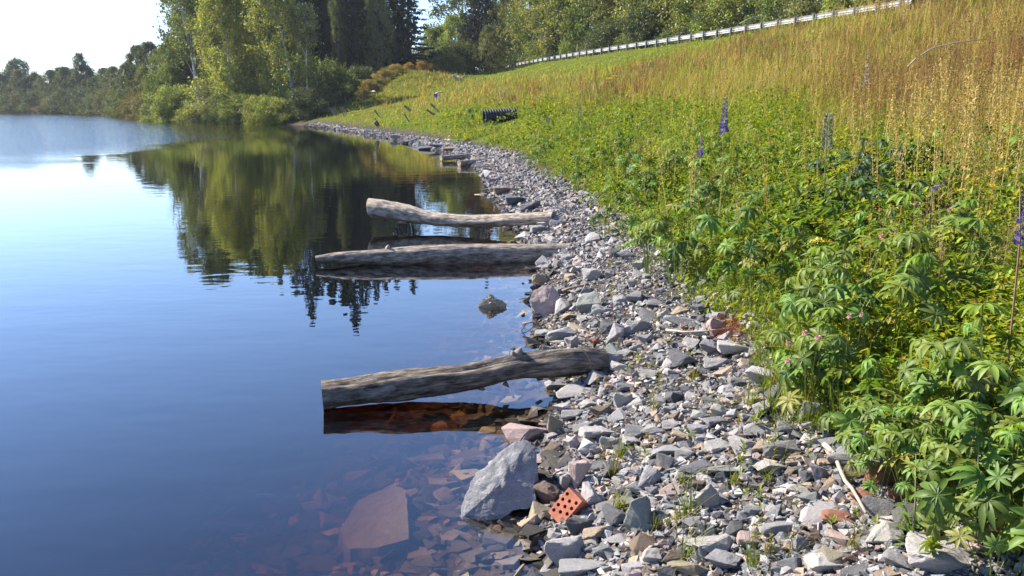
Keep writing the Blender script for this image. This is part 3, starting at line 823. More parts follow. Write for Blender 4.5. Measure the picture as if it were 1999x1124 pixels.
for k, (a, b, r, lab) in enumerate([((955, 372), (1032, 358), 5.5, "dark rotten plank lying from the water onto the scree, beyond the pale log"), ((942, 374), (958, 370), 5, "short pale chunk of driftwood at the tip of the dark plank"),
                        ((1000, 380), (1048, 384), 4.5, "dark flat driftwood board half buried in scree beyond the pale log"), ((880, 297), (912, 290), 2.5, "thin dark plank just past the farthest log"),
                        ((905, 300), (945, 293), 2.2, "thin grey plank lying beside the farthest log")]):
    Yk = at(a[0], a[1] + r)[1]
    driftlog("driftwood_plank", [(a[0], a[1], r), ((a[0] + b[0]) / 2, (a[1] + b[1]) / 2 + 0.5, r * .95), (b[0], b[1], r * .7)], Yk, Yk + 0.4, W_dark if k in (0, 2, 3) else W_mid, lab, (), 10 + k, 12, 24, 0.16, cat="driftwood")
def stick(name, pts, r, mat, label, z=None, lift=0.01, cat="stick", branches=(), Y=None):
    """thin wood through photo pixels, resting on the ground (or at depth Y)"""
    W_ = []
    for i, (px, py) in enumerate(pts):
        if Y is not None: p = at_y(px, py, Y[i] if isinstance(Y, (list, tuple)) else Y)
        elif z is not None: p = at(px, py, z[i] if isinstance(z, (list, tuple)) else z)
        else: p = hit1(px, py) + Vector((0, 0, lift))
        W_.append(p)
    org = W_[0].copy(); rr = pxsize(r, org)
    n = len(W_)
    TV, TF = tube([p - org for p in W_], [rr * (1 - 0.55 * i / (n - 1)) for i in range(n)], 7, 0.3)
    parts = [(TV, TF)]
    for br in branches:
        q = [at_y(px, py, (Y if Y is not None and not isinstance(Y, (list, tuple)) else org.y)) for px, py in br]
        parts.append(tube([x - org for x in q], [rr * .6 * (1 - .6 * i / (len(q) - 1)) for i in range(len(q))], 6, 0.3))
    off = 0; VV = []; FF = []
    for v, f in parts: VV.append(v); FF.append(f + off); off += len(v)
    o = link(name, mesh_py(name, np.vstack(VV), np.vstack(FF), [mat]), None, org)
    tag(o, label, cat); return o
M_stickw = plain_material("bleached_stick", (0.31, 0.265, 0.215), 0.8, 15, 0.25)
M_stickb = plain_material("brown_twig", (0.22, 0.16, 0.12), 0.85, 15, 0.3)
stick("stick", [(1607, 893), (1618, 906), (1628, 918), (1636, 945), (1648, 968), (1660, 984), (1672, 1005), (1688, 1034)], 5.5, M_stickw, "thin bleached white stick lying crooked across the foreground stones", lift=0.07)
stick("stick", [(1300, 655), (1335, 660), (1372, 661), (1408, 656), (1430, 653)], 2.6, M_stickw, "thin pale twig lying on scree beside the reddish dead needles", lift=0.05)
stick("twig", [(1020, 632), (1040, 628), (1052, 634), (1060, 642)], 2.2, M_stickb, "dark forked twig sticking out of the water below the pink boulder", Y=at(1040, 645)[1], branches=[[(1028, 630), (1016, 648), (1007, 642)], [(1045, 632), (1034, 645), (1022, 640)], [(1050, 634), (1036, 660)]])
stick("twig", [(1129, 673), (1144, 690), (1152, 704), (1153, 722)], 1.1, M_stickb, "thin brown twig hanging over the landward end of the front log", Y=Y1 + 0.18)
stick("stick", [(926, 380), (960, 378), (1000, 378), (1050, 374)], 1.2, M_stickw, "long thin pale stick reaching from scree over the water past the pale log", Y=YP - .2)
stick("stick", [(1097, 582), (1112, 578), (1140, 572)], 3.6, M_stickb, "short brown branch lying right behind the pink boulder", lift=0.08)
stick("stick", [(1300, 1078), (1340, 1045), (1380, 1015), (1420, 985)], 1.3, M_stickb, "long thin straight dry stalk lying across the middle foreground stones", lift=0.09)

# ------------------------------------------------------------------ stakes, pipe, guardrail, marker posts
M_stake = plain_material("old_stake_wood", (0.16, 0.135, 0.11), 0.9, 12, 0.35, 0.004, 60)
M_cut = plain_material("stake_end_wood", (0.36, 0.29, 0.21), 0.9, 14, 0.3)
stakes = [((641, 209), (654, 225), 1.6, "leftmost thin leaning stake in the far row by the trees"), ((647, 210), (657, 227), 1.7, "second thin leaning stake of the far row, darker than the first"),
          ((651, 208), (661, 226), 1.7, "third thin leaning stake of the far row"), ((664, 211), (673, 228), 1.7, "fourth thin leaning stake, first after the gap in the far row"),
          ((667, 209), (675, 225), 1.5, "fifth thin leaning stake, between the last and the gap"), ((670, 208), (677, 223), 1.5, "last thin leaning stake of the far row"),
          ((731, 214), (742, 230), 2.2, "dark leaning stake just above the crouching person"), ((789, 206), (803, 217), 3.6, "thick stubby stake lying nearly flat, upslope of a thin one"),
          ((789, 222), (799, 237), 2.2, "thin leaning stake near the stones below the thick stubby stake"), ((833, 214), (848, 224), 3.2, "broad leaning stake lying low in the grass, below the bending person"),
          ((841, 202), (856, 218), 2.8, "longest leaning stake, directly below the bending person"), ((915, 214), (925, 234), 5.5, "thickest stake with pale sawn top, left of the black pipe")]
for a, b, r, lab in stakes:
    base = hit1(*b); top = at_y(a[0], a[1], base.y)
    d = (top - base); bot = base - d.normalized() * 0.35
    rr = pxsize(r, base) * .62
    TV, TF = tube([bot - base, Vector((0, 0, 0)), d * .5, d], [rr * .9, rr, rr, rr * 1.05], 9, 0.12, cap=False)
    o = link("wooden_stake", mesh_py("wooden_stake", TV, TF, [M_stake], True), None, base)
    tag(o, lab, "stake", "wooden stakes leaning out of the bank")
    t = d.normalized(); u = t.cross(Vector((0, 1, 0))).normalized(); v = t.cross(u)
    ring = [d + (u * math.cos(k * 0.6981) + v * math.sin(k * 0.6981)) * rr * 1.05 + t * 0.003 for k in range(9)]
    link("sawn_top", mesh_py("sawn_top", [list(x) for x in ring], [list(range(9))], [M_cut], False), o)
PIPE = []
def build_pipe():
    base = hit1(946, 247); Yp = base.y + 0.2
    c0 = at_y(945, 229, Yp); PIPE.append((c0.x, c0.y)); rad = pxsize(15.5, c0); L = pxsize(64, c0)
    V = []; F = []; seg = 40; prof = []
    nrib = 12
    for i in range(nrib):
        a = i / nrib
        for f, rr in ((0.0, 0.97), (0.15, 1.0), (0.5, 1.0), (0.65, 0.945), (0.95, 0.945)): prof.append((L * (a + f / nrib), rad * rr))
    prof = [(0.06 * 0, rad * 0.86), (0.0, rad * 0.97)] + prof[1:]
    inner = [(L, rad * 0.84), (0.0, rad * 0.84)]
    P = prof + inner + [prof[0]]
    for x, r in P:
        for k in range(seg):
            t = 2 * math.pi * k / seg; V.append((x, r * math.cos(t), r * math.sin(t)))
    for i in range(len(P) - 1):
        for k in range(seg): F.append((i * seg + k, i * seg + (k + 1) % seg, (i + 1) * seg + (k + 1) % seg, (i + 1) * seg + k))
    M_p = plain_material("black_plastic", (0.012, 0.013, 0.016), 0.6, 5, 0.3, 0.002, 60)
    o = link("culvert_pipe", mesh_py("culvert_pipe", V, F, [M_p], False), None, c0)
    for p_ in o.data.polygons: p_.use_smooth = False
    o.rotation_euler = (0, R(-3), R(14))
    tag(o, "black corrugated culvert pipe poking out of the grassy slope", "pipe"); return o
build_pipe()

def build_guardrail():
    M_z = plain_material("galvanised_beam", (0.47, 0.475, 0.485), 0.5, 1.2, 0.22, metallic=0.25)
    M_zp = plain_material("galvanised_post", (0.10, 0.11, 0.13), 0.7, 3, 0.2)
    ys = np.linspace(53, RY.max() - 1, 150)[::-1]
    pth = [(float(xr(y)), float(y)) for y in ys]
    root = empty("guardrail", (pth[0][0], pth[0][1], ROAD_Z))
    tag(root, "long galvanised guardrail running along the top of the embankment", "guardrail")
    prof = [(0.0, 0.0), (0.02, -0.01), (0.085, -0.055), (0.085, -0.105), (0.02, -0.135), (0.02, -0.175), (0.085, -0.205), (0.085, -0.255), (0.02, -0.30), (0.0, -0.31)]
    V = []; F = []; m = len(prof)
    tot = 0; prev = pth[0]
    for i, (x, y) in enumerate(pth):
        a = pth[max(i - 1, 0)]; b = pth[min(i + 1, len(pth) - 1)]
        t = Vector((b[0] - a[0], b[1] - a[1], 0)).normalized(); n_ = Vector((-t.y, t.x, 0))   # n_: towards the road
        tot += math.hypot(x - prev[0], y - prev[1]); prev = (x, y)
        drop = max(0, 1 - tot / 9.0) ** 1.3 * 0.62
        for (dx, dz) in prof:
            p = Vector((x, y, RAIL_Z - drop)) + n_ * (dx) + Vector((0, 0, dz)); V.append(p - root.location)
    for i in range(len(pth) - 1):
        for k in range(m - 1): F.append((i * m + k, i * m + k + 1, (i + 1) * m + k + 1, (i + 1) * m + k))
    me = mesh_py("rail_beam", [list(v) for v in V], F, [M_z], False)
    bmx = bmesh.new(); bmx.from_mesh(me); bmesh.ops.solidify(bmx, geom=bmx.faces[:], thickness=0.006); bmx.to_mesh(me); bmx.free()
    link("rail_beam", me, root)
    # posts every 2.2 m on the river side of the beam
    bm = bmesh.new()
    prof2 = [(-.06, -.07), (.06, -.07), (.06, -.05), (-.04, -.05), (-.04, .05), (.06, .05), (.06, .07), (-.06, .07)]
    lo = [bm.verts.new((x, y, -1.1)) for x, y in prof2]; hi = [bm.verts.new((x, y, 0.0)) for x, y in prof2]
    n2 = len(prof2)
    for i in range(n2): bm.faces.new((lo[i], lo[(i + 1) % n2], hi[(i + 1) % n2], hi[i]))
    bm.faces.new(hi)
    pm = bm_mesh(bm, "post", [M_zp])
    acc = 0; cnt = 0; nxt = 7.5
    for i in range(1, len(pth)):
        seg = math.hypot(pth[i][0] - pth[i - 1][0], pth[i][1] - pth[i - 1][1]); acc += seg
        if acc >= nxt:
            nxt += 2.2
            t = Vector((pth[i][0] - pth[i - 1][0], pth[i][1] - pth[i - 1][1], 0)).normalized(); n_ = Vector((-t.y, t.x, 0))
            o = link("post", pm, root, Vector((pth[i][0], pth[i][1], RAIL_Z + 0.06)) - n_ * 0.085 - root.location)
            o.rotation_euler = (0, 0, math.atan2(t.y, t.x)); cnt += 1
    return cnt
build_guardrail()
def marker(px, pyt, pyb, Y, label):
    b = at_y(px, pyb, Y); t = at_y(px, pyt, Y); h = t.z - b.z
    M1 = plain_material("white_post_plastic", (0.75, 0.76, 0.78), 0.5, 4, 0.06); M2 = plain_material("black_band", (0.03, 0.03, 0.035), 0.5)
    r = pxsize(1.3, b)
    root = empty("marker_post", b)
    def bx(z0, z1, nm, mt, g=1.0):
        TV, TF = tube([(0, 0, z0), (0, 0, (z0 + z1) / 2), (0, 0, z1)], [r * g, r * g, r * g * .95], 10); link(nm, mesh_py(nm, TV, TF, [mt]), root)
    bx(-0.4, h * 0.78, "post_body", M1); bx(h * .78, h * 0.86, "dark_band", M2, 1.03); bx(h * .86, h, "post_cap", M1)
    tag(root, label, "marker post", "white marker posts")
marker(935.5, 127, 140, 146, "left, taller of two white marker posts at the end of the guardrail")
marker(941, 124.5, 137.5, 150, "right of two white marker posts at the end of the guardrail, set further back")
base = at_y(1127, 112, 108)
TV, TF = tube([(0, 0, -0.6), (0, 0, 0.6), (0.02, 0, pxsize(24, base))], [0.09, 0.085, 0.08], 9, .1)
tag(link("wooden_post", mesh_py("wooden_post", TV, TF, [M_cut]), None, base), "pale wooden post standing in front of the guardrail", "post")
stick("fallen_branch", [(883, 146), (889, 152), (895, 157), (901, 161)], 2.6, M_stickw, "bleached fallen trunk and dead branches on the slope below the marker posts", Y=hit1(893, 158).y, cat="fallen branch",
      branches=[[(890, 150), (900, 153), (910, 149)], [(886, 146), (892, 156)], [(893, 148), (902, 156), (911, 151)], [(897, 156), (905, 149), (912, 147)]])
stick("fallen_branch", [(1250, 127), (1262, 128), (1281, 131.5)], 1.6, M_stickw, "short white dead branch lying on the slope below the guardrail", Y=hit1(1265, 132).y, cat="fallen branch", branches=[[(1268, 119), (1284, 125)]])
stick("dead_branch", [(1444, 46), (1458, 38), (1470, 33), (1476, 31)], 1.0, M_stickw, "bare forked branch rising behind the guardrail", Y=64, cat="branch", branches=[[(1465, 35), (1478, 38), (1483, 37)], [(1488, 40), (1496, 34), (1503, 33)], [(1452, 42), (1462, 46)]])
stick("dead_branch", [(1392, 82), (1400, 74), (1413, 65)], 1.2, M_stickw, "bare branch leaning under the guardrail beam", Y=66, cat="branch", branches=[[(1400, 74), (1407, 73)]])
bx_ = hit1(728, 187)
bm = rock_bm(77, 10, 0.03, 1, 0.02, 0.4)
o = link("pale_stone", bm_mesh(bm, "pale_stone", [M_stone]), None, bx_ + Vector((0, 0, 0.45))); o.scale = (pxsize(12, bx_), 0.3, pxsize(4, bx_)); o.color = (.8, .78, .72, 1)
tag(o, "flat white stone lying in the grass of the far slope", "stone")
# pale rocks along the wooded shore
for k, (px, py, w_, h_) in enumerate([(372, 236, 22, 3), (388, 236.5, 16, 4), (430, 238, 26, 4), (455, 238.5, 18, 4), (475, 239, 20, 4), (530, 242, 16, 3), (350, 235, 14, 3), (410, 237.5, 14, 3)]):
    p = at(px, py, 0.0); o = link("shore_rock", random.choice(SLABS), None, p + Vector((0, 0.2, 0.06)))
    o.scale = (pxsize(w_, p), pxsize(w_, p) * .6, pxsize(h_, p) * 1.2); o.color = (.50, .42, .36, 1)
    tag(o, "low pale rock at the waterline below the riverside birches", "rock", "pale rocks on the wooded shore")

# ------------------------------------------------------------------ people
def skin_obj(name, J, E, RAD, mat, parent=None, k=1.0, root="pelvis"):
    names = list(J); bm = bmesh.new(); lay = bm.verts.layers.skin.verify()
    vs = {}
    for nme in names:
        v = bm.verts.new(J[nme]); v[lay].radius = (RAD[nme] * k, RAD[nme] * k); v[lay].use_root = (nme == root); vs[nme] = v
    for a, b in E: bm.edges.new((vs[a], vs[b]))
    me = bpy.data.meshes.new(name); bm.to_mesh(me); bm.free(); me.materials.append(mat)
    o = link(name, me, parent)
    o.modifiers.new("skin", 'SKIN').use_smooth_shade = True
    s = o.modifiers.new("sub", 'SUBSURF'); s.levels = 1; s.render_levels = 1
    return o
def person(pose, base, hgt, yaw, label, skin, clothes, hair):
    J = dict(pose); RAD = dict(pelvis=.085, belly=.08, chest=.088, neck=.034, head=.056, crown=.05)
    E = [("pelvis", "belly"), ("belly", "chest"), ("chest", "neck"), ("neck", "head"), ("head", "crown")]
    for s in "LR":
        for n, r in (("hip", .068), ("knee", .046), ("ankle", .027), ("toe", .022), ("shoulder", .045), ("elbow", .032), ("wrist", .021), ("palm", .023)): RAD[n + s] = r
        E += [("pelvis", "hip" + s), ("hip" + s, "knee" + s), ("knee" + s, "ankle" + s), ("ankle" + s, "toe" + s), ("chest", "shoulder" + s), ("shoulder" + s, "elbow" + s), ("elbow" + s, "wrist" + s), ("wrist" + s, "palm" + s)]
        pw, pp = Vector(J["wrist" + s]), Vector(J["palm" + s]); d = (pp - pw).normalized(); sd_ = d.cross(Vector((1, 0, .3))).normalized()
        for i, ln in enumerate((.030, .036, .038, .034)):
            J[f"finger{i}{s}"] = pp + d * ln + sd_ * (i - 1.5) * .013 + Vector((0, 0, -.006)); RAD[f"finger{i}{s}"] = .0055; E.append(("palm" + s, f"finger{i}{s}"))
        J["thumb" + s] = pw.lerp(pp, .5) + sd_ * -.03 + d * .015; RAD["thumb" + s] = .006; E.append(("palm" + s, "thumb" + s))
    J = {k: Vector(v) * hgt for k, v in J.items()}; RAD = {k: v * hgt for k, v in RAD.items()}
    body = skin_obj("person", J, E, RAD, skin); body.location = base; body.rotation_euler = (0, 0, yaw)
    tag(body, label, "person")
    for nm, keep, mt, kk in clothes:
        sub = {n: J[n] for n in keep}; e2 = [(a, b) for a, b in E if a in sub and b in sub]
        skin_obj(nm, sub, e2, RAD, mt, body, kk, keep[0])
    hc = J["head"].lerp(J["crown"], .75); r = RAD["head"] * 1.16
    bm = bmesh.new(); bmesh.ops.create_icosphere(bm, subdivisions=2, radius=r)
    f = (J["crown"] - J["neck"]).normalized()
    for v in bm.verts: v.co = v.co * (1 + .06 * mnoise.noise(v.co * 40)) + hc + f * r * .1 + Vector((.012 * hgt, 0, 0))
    link("hair", bm_mesh(bm, "hair", [hair], True), body)
    # face: brow, nose, eyes, mouth, ears as small shapes on the head
    fw = Vector((-1, 0, -.15)).normalized(); hd = J["head"].lerp(J["crown"], .35)
    for nm, off, rr in (("nose", fw * .058, .011), ("eye", fw * .052 + Vector((0, .018, .014)), .007), ("eye", fw * .052 + Vector((0, -.018, .014)), .007), ("mouth", fw * .052 + Vector((0, 0, -.024)), .010),
                        ("ear", Vector((0, .058, 0)), .015), ("ear", Vector((0, -.058, 0)), .015)):
        bm = bmesh.new(); bmesh.ops.create_icosphere(bm, subdivisions=1, radius=rr * hgt)
        for v in bm.verts: v.co = v.co + hd + off * hgt
        link(nm, bm_mesh(bm, nm, [hair if nm == "eye" else skin], True), body)
    return body
M_skin = plain_material("skin", (0.55, 0.34, 0.24), 0.55, 6, 0.08)
M_skin2 = plain_material("fair_skin", (0.62, 0.44, 0.28), 0.55, 6, 0.08)
M_cl = plain_material("dark_cloth", (0.035, 0.037, 0.045), 0.9, 10, 0.25)
M_cl2 = plain_material("dark_trousers", (0.05, 0.045, 0.045), 0.9, 10, 0.25)
M_blue = plain_material("blue_cloth", (0.03, 0.11, 0.75), 0.7, 10, 0.15)
M_hair = plain_material("dark_hair", (0.05, 0.035, 0.025), 0.6, 30, 0.3)
M_hair2 = plain_material("sandy_hair", (0.45, 0.24, 0.10), 0.6, 30, 0.3)
crouch = dict(pelvis=(.04, 0, .13), belly=(.03, 0, .24), chest=(-.04, 0, .37), neck=(-.10, 0, .45), head=(-.145, 0, .50), crown=(-.165, 0, .57))
bend = dict(pelvis=(0, 0, .52), belly=(-.06, 0, .60), chest=(-.19, 0, .68), neck=(-.29, 0, .70), head=(-.35, 0, .70), crown=(-.42, 0, .70))
for s, y in (("L", 1), ("R", -1)):
    crouch.update({"hip" + s: (.03, .07 * y, .13), "knee" + s: (-.19, .10 * y, .27), "ankle" + s: (-.05, .09 * y, .04), "toe" + s: (-.17, .10 * y, .015),
                   "shoulder" + s: (-.05, .115 * y, .40), "elbow" + s: (-.14, .15 * y, .27), "wrist" + s: (-.26, .09 * y, .25), "palm" + s: (-.31, .06 * y, .24)})
    bend.update({"hip" + s: (0, .06 * y, .50), "knee" + s: (-.03, .07 * y, .27), "ankle" + s: (.02, .07 * y, .03), "toe" + s: (-.09, .08 * y, .012),
                 "shoulder" + s: (-.20, .11 * y, .67), "elbow" + s: (-.22, .13 * y, .50), "wrist" + s: (-.30, .11 * y, .38), "palm" + s: (-.33, .10 * y, .34)})
b = hit1(737, 248); hh = pxsize(17, b) / 0.62
person(crouch, b + Vector((0, 0, .04)), hh, 0, "person in dark clothes crouching on the stones at the far waterline", M_skin,
       [("jacket", ["chest", "belly", "pelvis", "shoulderL", "elbowL", "wristL", "shoulderR", "elbowR", "wristR"], M_cl, 1.22), ("trousers", ["pelvis", "hipL", "kneeL", "ankleL", "hipR", "kneeR", "ankleR"], M_cl2, 1.22)], M_hair)
b = hit1(851, 200); hh = pxsize(24, b) / 0.80
person(bend, b, hh, R(180), "bare-backed person in blue shorts bending over in the far slope's grass", M_skin2,
       [("shorts", ["pelvis", "hipL", "kneeL", "hipR", "kneeR"], M_blue, 1.2)], M_hair2)
# ------------------------------------------------------------------ trees
def leaf_quad(w_=0.30, bow=0.07):
    return np.array([(0, -.5, 0), (w_, 0, bow), (0, .5, 0), (-w_, 0, bow)]), np.array([(0, 1, 2, 3)])
LQ = leaf_quad()
def trunk_mesh(name, H_, r0, lean, mat, limbs, seed, wig=0.02):
    r = random.Random(seed); n = 12
    P = []
    for i in range(n):
        t = i / (n - 1)
        P.append(Vector((lean * t * t * H_ + wig * H_ * math.sin(t * 5 + seed) * t, wig * H_ * math.cos(t * 4 + seed) * t * .7, t * H_ * .97 - (0.5 if i == 0 else 0))))
    parts = [tube(P, [r0 * (1 - .9 * i / (n - 1)) + .01 for i in range(n)], 9, .12)]
    for b in limbs:
        b = Vector(b); t = max(0.12, min(.9, b.z / H_ - .12)); a = P[int(t * (n - 1))]
        rad = r0 * (1 - .9 * t) * .42
        m = a.lerp(b, .5) + Vector((0, 0, .1 * (b - a).length))
        parts.append(tube([a, m, b], [rad, rad * .6, rad * .2], 5, .1, cap=False))
    off = 0; VV = []; FF = []
    for v, f in parts: VV.append(v); FF.append(f + off); off += len(v)
    me = mesh_py(name, np.vstack(VV), np.vstack(FF), [mat]); return me, P
def bark_birch():
    m, t, n, l, o = new_mat("birch_bark")
    b = N(n, "ShaderNodeBsdfPrincipled"); b.inputs["Roughness"].default_value = .7
    v = coords(n, l, "Object", (1.2, 1.2, 5)); f = noise_tex(n, l, v, 1.4, 4, .7)
    l.new(ramp(n, l, f, [(.40, (.05, .045, .04)), (.50, (.55, .52, .48))]), b.inputs["Base Color"]); l.new(b.outputs[0], o.inputs[0]); return m
M_bb = bark_birch()
M_bark = plain_material("grey_bark", (0.17, 0.145, 0.12), .9, 2, .35, .02, 8, stretch=(3, 3, .6))
M_bark2 = plain_material("brown_bark", (0.085, 0.062, 0.048), .9, 2, .35, .02, 8, stretch=(3, 3, .6))
def broadleaf(seed, H_, W_, base, K, per, ls, droop, lean, r0, bark, shape='oval', cs=.45, wig=.02):
    r = np.random.default_rng(seed)
    t = r.beta(1.15, 1.0, K) if shape != 'bush' else r.beta(1.0, 1.1, K)
    th = r.uniform(0, 6.283, K)
    if shape == 'oval': env = np.sin(np.pi * np.clip(t * .86 + .12, 0, 1)) ** .75
    elif shape == 'cone': env = np.clip((1 - t) ** .75 * np.minimum(1, (t + .05) / .22), 0, 1) * 1.0 + .10
    elif shape == 'dome': env = np.sqrt(np.clip(1 - t ** 2.2, 0, 1))
    else: env = np.sqrt(np.clip(1 - (t * .95) ** 2, 0, 1))
    rag = 1.7 if shape == 'bush' else 1.15
    lob = 1 + rag * .26 * np.sin(2 * th + seed + 6 * t) + rag * .20 * np.sin(3 * th - 9 * t + seed * 2)
    rad = W_ / 2 * env * lob * np.sqrt(r.uniform(.18, 1, K))
    z = H_ * (base + (1 - base) * t)
    lx = lean * (z / H_) ** 2 * H_
    C = np.stack([rad * np.cos(th) + lx, rad * np.sin(th), z], -1)
    cb = r.uniform(.58, 1.4, K)
    n = K * per; ci = np.repeat(np.arange(K), per)
    sp = r.normal(0, 1, (n, 3)) * np.array([cs, cs, cs * .75]) * r.uniform(.6, 1.25, K)[ci][:, None]
    if droop: sp[:, 2] -= np.abs(r.normal(0, droop, n)); sp[:, :2] *= .75
    P = C[ci] + sp
    P[:, 2] = np.maximum(P[:, 2], .05)
    Rm = rand_rot(n, r)
    S_ = ls * r.uniform(.6, 1.35, n)
    yel = r.uniform(0, 1, n)
    cc = cb[ci][:, None] * r.uniform(.75, 1.25, n)[:, None] * np.stack([.85 + .45 * yel, np.ones(n), .9 - .25 * yel], -1)
    V, F, Cc = scatter(LQ[0], LQ[1], Rm, S_, P, cc)
    tm, _ = trunk_mesh("trunk", H_, r0, lean, bark, C[r.choice(K, min(K, 26), replace=False)], seed, wig)
    return tm, mesh_np("crown", V, F, Cc, [M_crown], False)
def spruce(seed, H_, W_, base, ragged=1.0):
    r = np.random.default_rng(seed)
    Ps, Rs, Ss, Cs, limbs = [], [], [], [], []
    z = H_ * base
    while z < H_ * .985:
        t = (z / H_ - base) / (1 - base)
        Lmax = W_ / 2 * (1 - t) ** .8 + .12
        for b in range(int(5 + 3 * (1 - t))):
            a = r.uniform(0, 6.283); L = Lmax * r.uniform(.5, 1.12) * (1 + .15 * np.sin(z * 3 + a * ragged))
            n = max(4, int(L * 13)); u = np.sqrt(r.uniform(.06, 1, n)) * L
            dz = -.20 * u - .10 * u * u / max(L, .5) + .16 * L * (u / L) ** 3
            side = r.normal(0, 1, n) * .10 * (L - u * .8 + .25)
            p = np.stack([u * np.cos(a) - side * np.sin(a), u * np.sin(a) + side * np.cos(a), z + dz + r.normal(0, .05, n)], -1)
            Ps.append(p)
            Rs.append(rot_zxz(np.full(n, a - np.pi / 2) + r.normal(0, .8, n), r.uniform(-2.1, -.7, n), np.zeros(n)))
            Ss.append(np.stack([r.uniform(.35, .6, n) * .8, r.uniform(.4, .8, n) * .8, np.ones(n)], -1))
            Cs.append(np.full((n, 3), r.uniform(.7, 1.3)) * r.uniform(.8, 1.2, (n, 1)))
            if r.random() < .25: limbs.append(p[np.argmax(u)] * .9)
        z += .27 + .22 * (1 - t)
    V, F, C = scatter(LQ[0], LQ[1], np.concatenate(Rs), np.concatenate(Ss), np.concatenate(Ps), np.concatenate(Cs))
    tm, _ = trunk_mesh("trunk", H_, W_ * .04, 0, M_bark2, limbs[:40], seed, .003)
    return tm, mesh_np("crown", V, F, C, [M_needle], False)
PROTO = {
    'birch': [broadleaf(11, 17, 5.2, .22, 210, 70, .24, .55, 0, .17, M_bb, 'oval', .40), broadleaf(12, 16, 6.4, .02, 350, 70, .24, .6, 0, .18, M_bb, 'oval', .42)],
    'leanbirch': [broadleaf(13, 18, 4.2, .42, 105, 60, .24, .5, -.13, .19, M_bb, 'oval', .36, .004), broadleaf(14, 16.5, 6.6, .02, 350, 70, .24, .6, -.17, .2, M_bb, 'oval', .42, .004)],
    'alder': [broadleaf(21, 13, 8, .10, 230, 76, .26, 0, 0, .2, M_bark, 'oval', .40), broadleaf(22, 14, 9, .06, 260, 76, .26, .15, .03, .22, M_bark, 'dome', .40), broadleaf(23, 12, 7, .08, 200, 78, .26, 0, -.03, .2, M_bark, 'oval', .38)],
    'feather': [broadleaf(31, 15, 6, .2, 110, 60, .30, .3, 0, .16, M_bark, 'oval', .5)],
    'aspen': [broadleaf(33, 11, 2.6, .62, 46, 52, .25, 0, 0, .075, M_bb, 'oval', .36)],
    'bush': [broadleaf(41, 4, 5, .0, 150, 80, .17, 0, 0, .07, M_bark, 'bush', .33), broadleaf(42, 4, 4.4, .0, 140, 80, .17, .1, .04, .07, M_bark, 'bush', .36)],
    'spruce': [spruce(51, 25, 7.4, .07), spruce(52, 24, 6.6, .10), spruce(53, 26, 8.6, .12, 2.0)],
    'pine': [broadleaf(61, 13, 9.5, .38, 210, 62, .30, 0, 0, .25, M_bark2, 'dome', .55)],
}
KIND = {'birch': ('birch_tree', 'birch'), 'leanbirch': ('birch_tree', 'birch'), 'alder': ('alder_tree', 'tree'), 'feather': ('birch_tree', 'birch'), 'aspen': ('aspen_tree', 'tree'),
        'bush': ('shrub', 'shrub'), 'spruce': ('spruce_tree', 'spruce'), 'pine': ('pine_tree', 'pine')}
protoroot = {}
def tree(kind, px, Y, Ht, tint, label, group=None, var=None, wide=1.0, dz=0.0, yaw=None):
    v = random.randrange(len(PROTO[kind])) if var is None else var
    x = at_y(px, 206, Y).x
    if kind == 'spruce' and px < 850: Ht *= .93
    tm, cm = PROTO[kind][v]
    z = float(H([x], [Y])[0]) + dz
    root = empty(KIND[kind][0], (x, Y, max(z, 0.02) - .05))
    link("trunk", tm, root); c = link("crown", cm, root)
    h0 = {'birch': (17, 16), 'leanbirch': (18, 16.5), 'alder': (13, 14, 12), 'feather': (15,), 'aspen': (11,), 'bush': (4, 4), 'spruce': (25, 24, 26), 'pine': (13,)}[kind][v]
    s = Ht / h0
    root.scale = (s * wide, s * wide, s)
    root.rotation_euler = (0, 0, (random.uniform(0, 6.28) if kind != 'leanbirch' else 0) if yaw is None else yaw)
    j = random.uniform(.9, 1.1)
    c.color = (tint[0] * j, tint[1] * j, tint[2] * j, 1)
    tag(root, label, KIND[kind][1], group)
    return root
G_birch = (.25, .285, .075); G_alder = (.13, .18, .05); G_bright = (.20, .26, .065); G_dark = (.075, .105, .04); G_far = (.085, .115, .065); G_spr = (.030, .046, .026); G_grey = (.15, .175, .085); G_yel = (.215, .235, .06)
# wooded point on the left
tree('leanbirch', 388, 113, 18.5, (.15, .185, .05), "tall thin birch leaning left over the river, white trunk bare low down", var=0)
tree('birch', 452, 107, 16.3, G_birch, "bright yellow-green birch, left of the two broad birches by the river", var=1)
tree('leanbirch', 572, 103, 16.8, G_birch, "broad bright birch with white trunk leaning left above the waterline", var=1)
tree('aspen', 602, 101, 11.6, (.26, .28, .13), "slender pale young aspen with high tuft crown before dark spruces", var=0)
tree('aspen', 588, 104, 7.5, (.2, .22, .10), "thin bare-stemmed young aspen left of the taller pale one", var=0, wide=.6)
L = "leafy dark tree standing behind the riverside birches"
for px, Y, Ht in [(418, 121, 19), (398, 126, 22), (345, 122, 9), (375, 124, 10), (440, 128, 20), (335, 130, 10), (480, 124, 19), (500, 132, 21), (545, 124, 18), (360, 133, 9)]:
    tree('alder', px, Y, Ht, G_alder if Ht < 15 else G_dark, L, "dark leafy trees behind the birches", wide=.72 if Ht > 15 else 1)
L = "low riverside shrub overhanging the water on the wooded point"
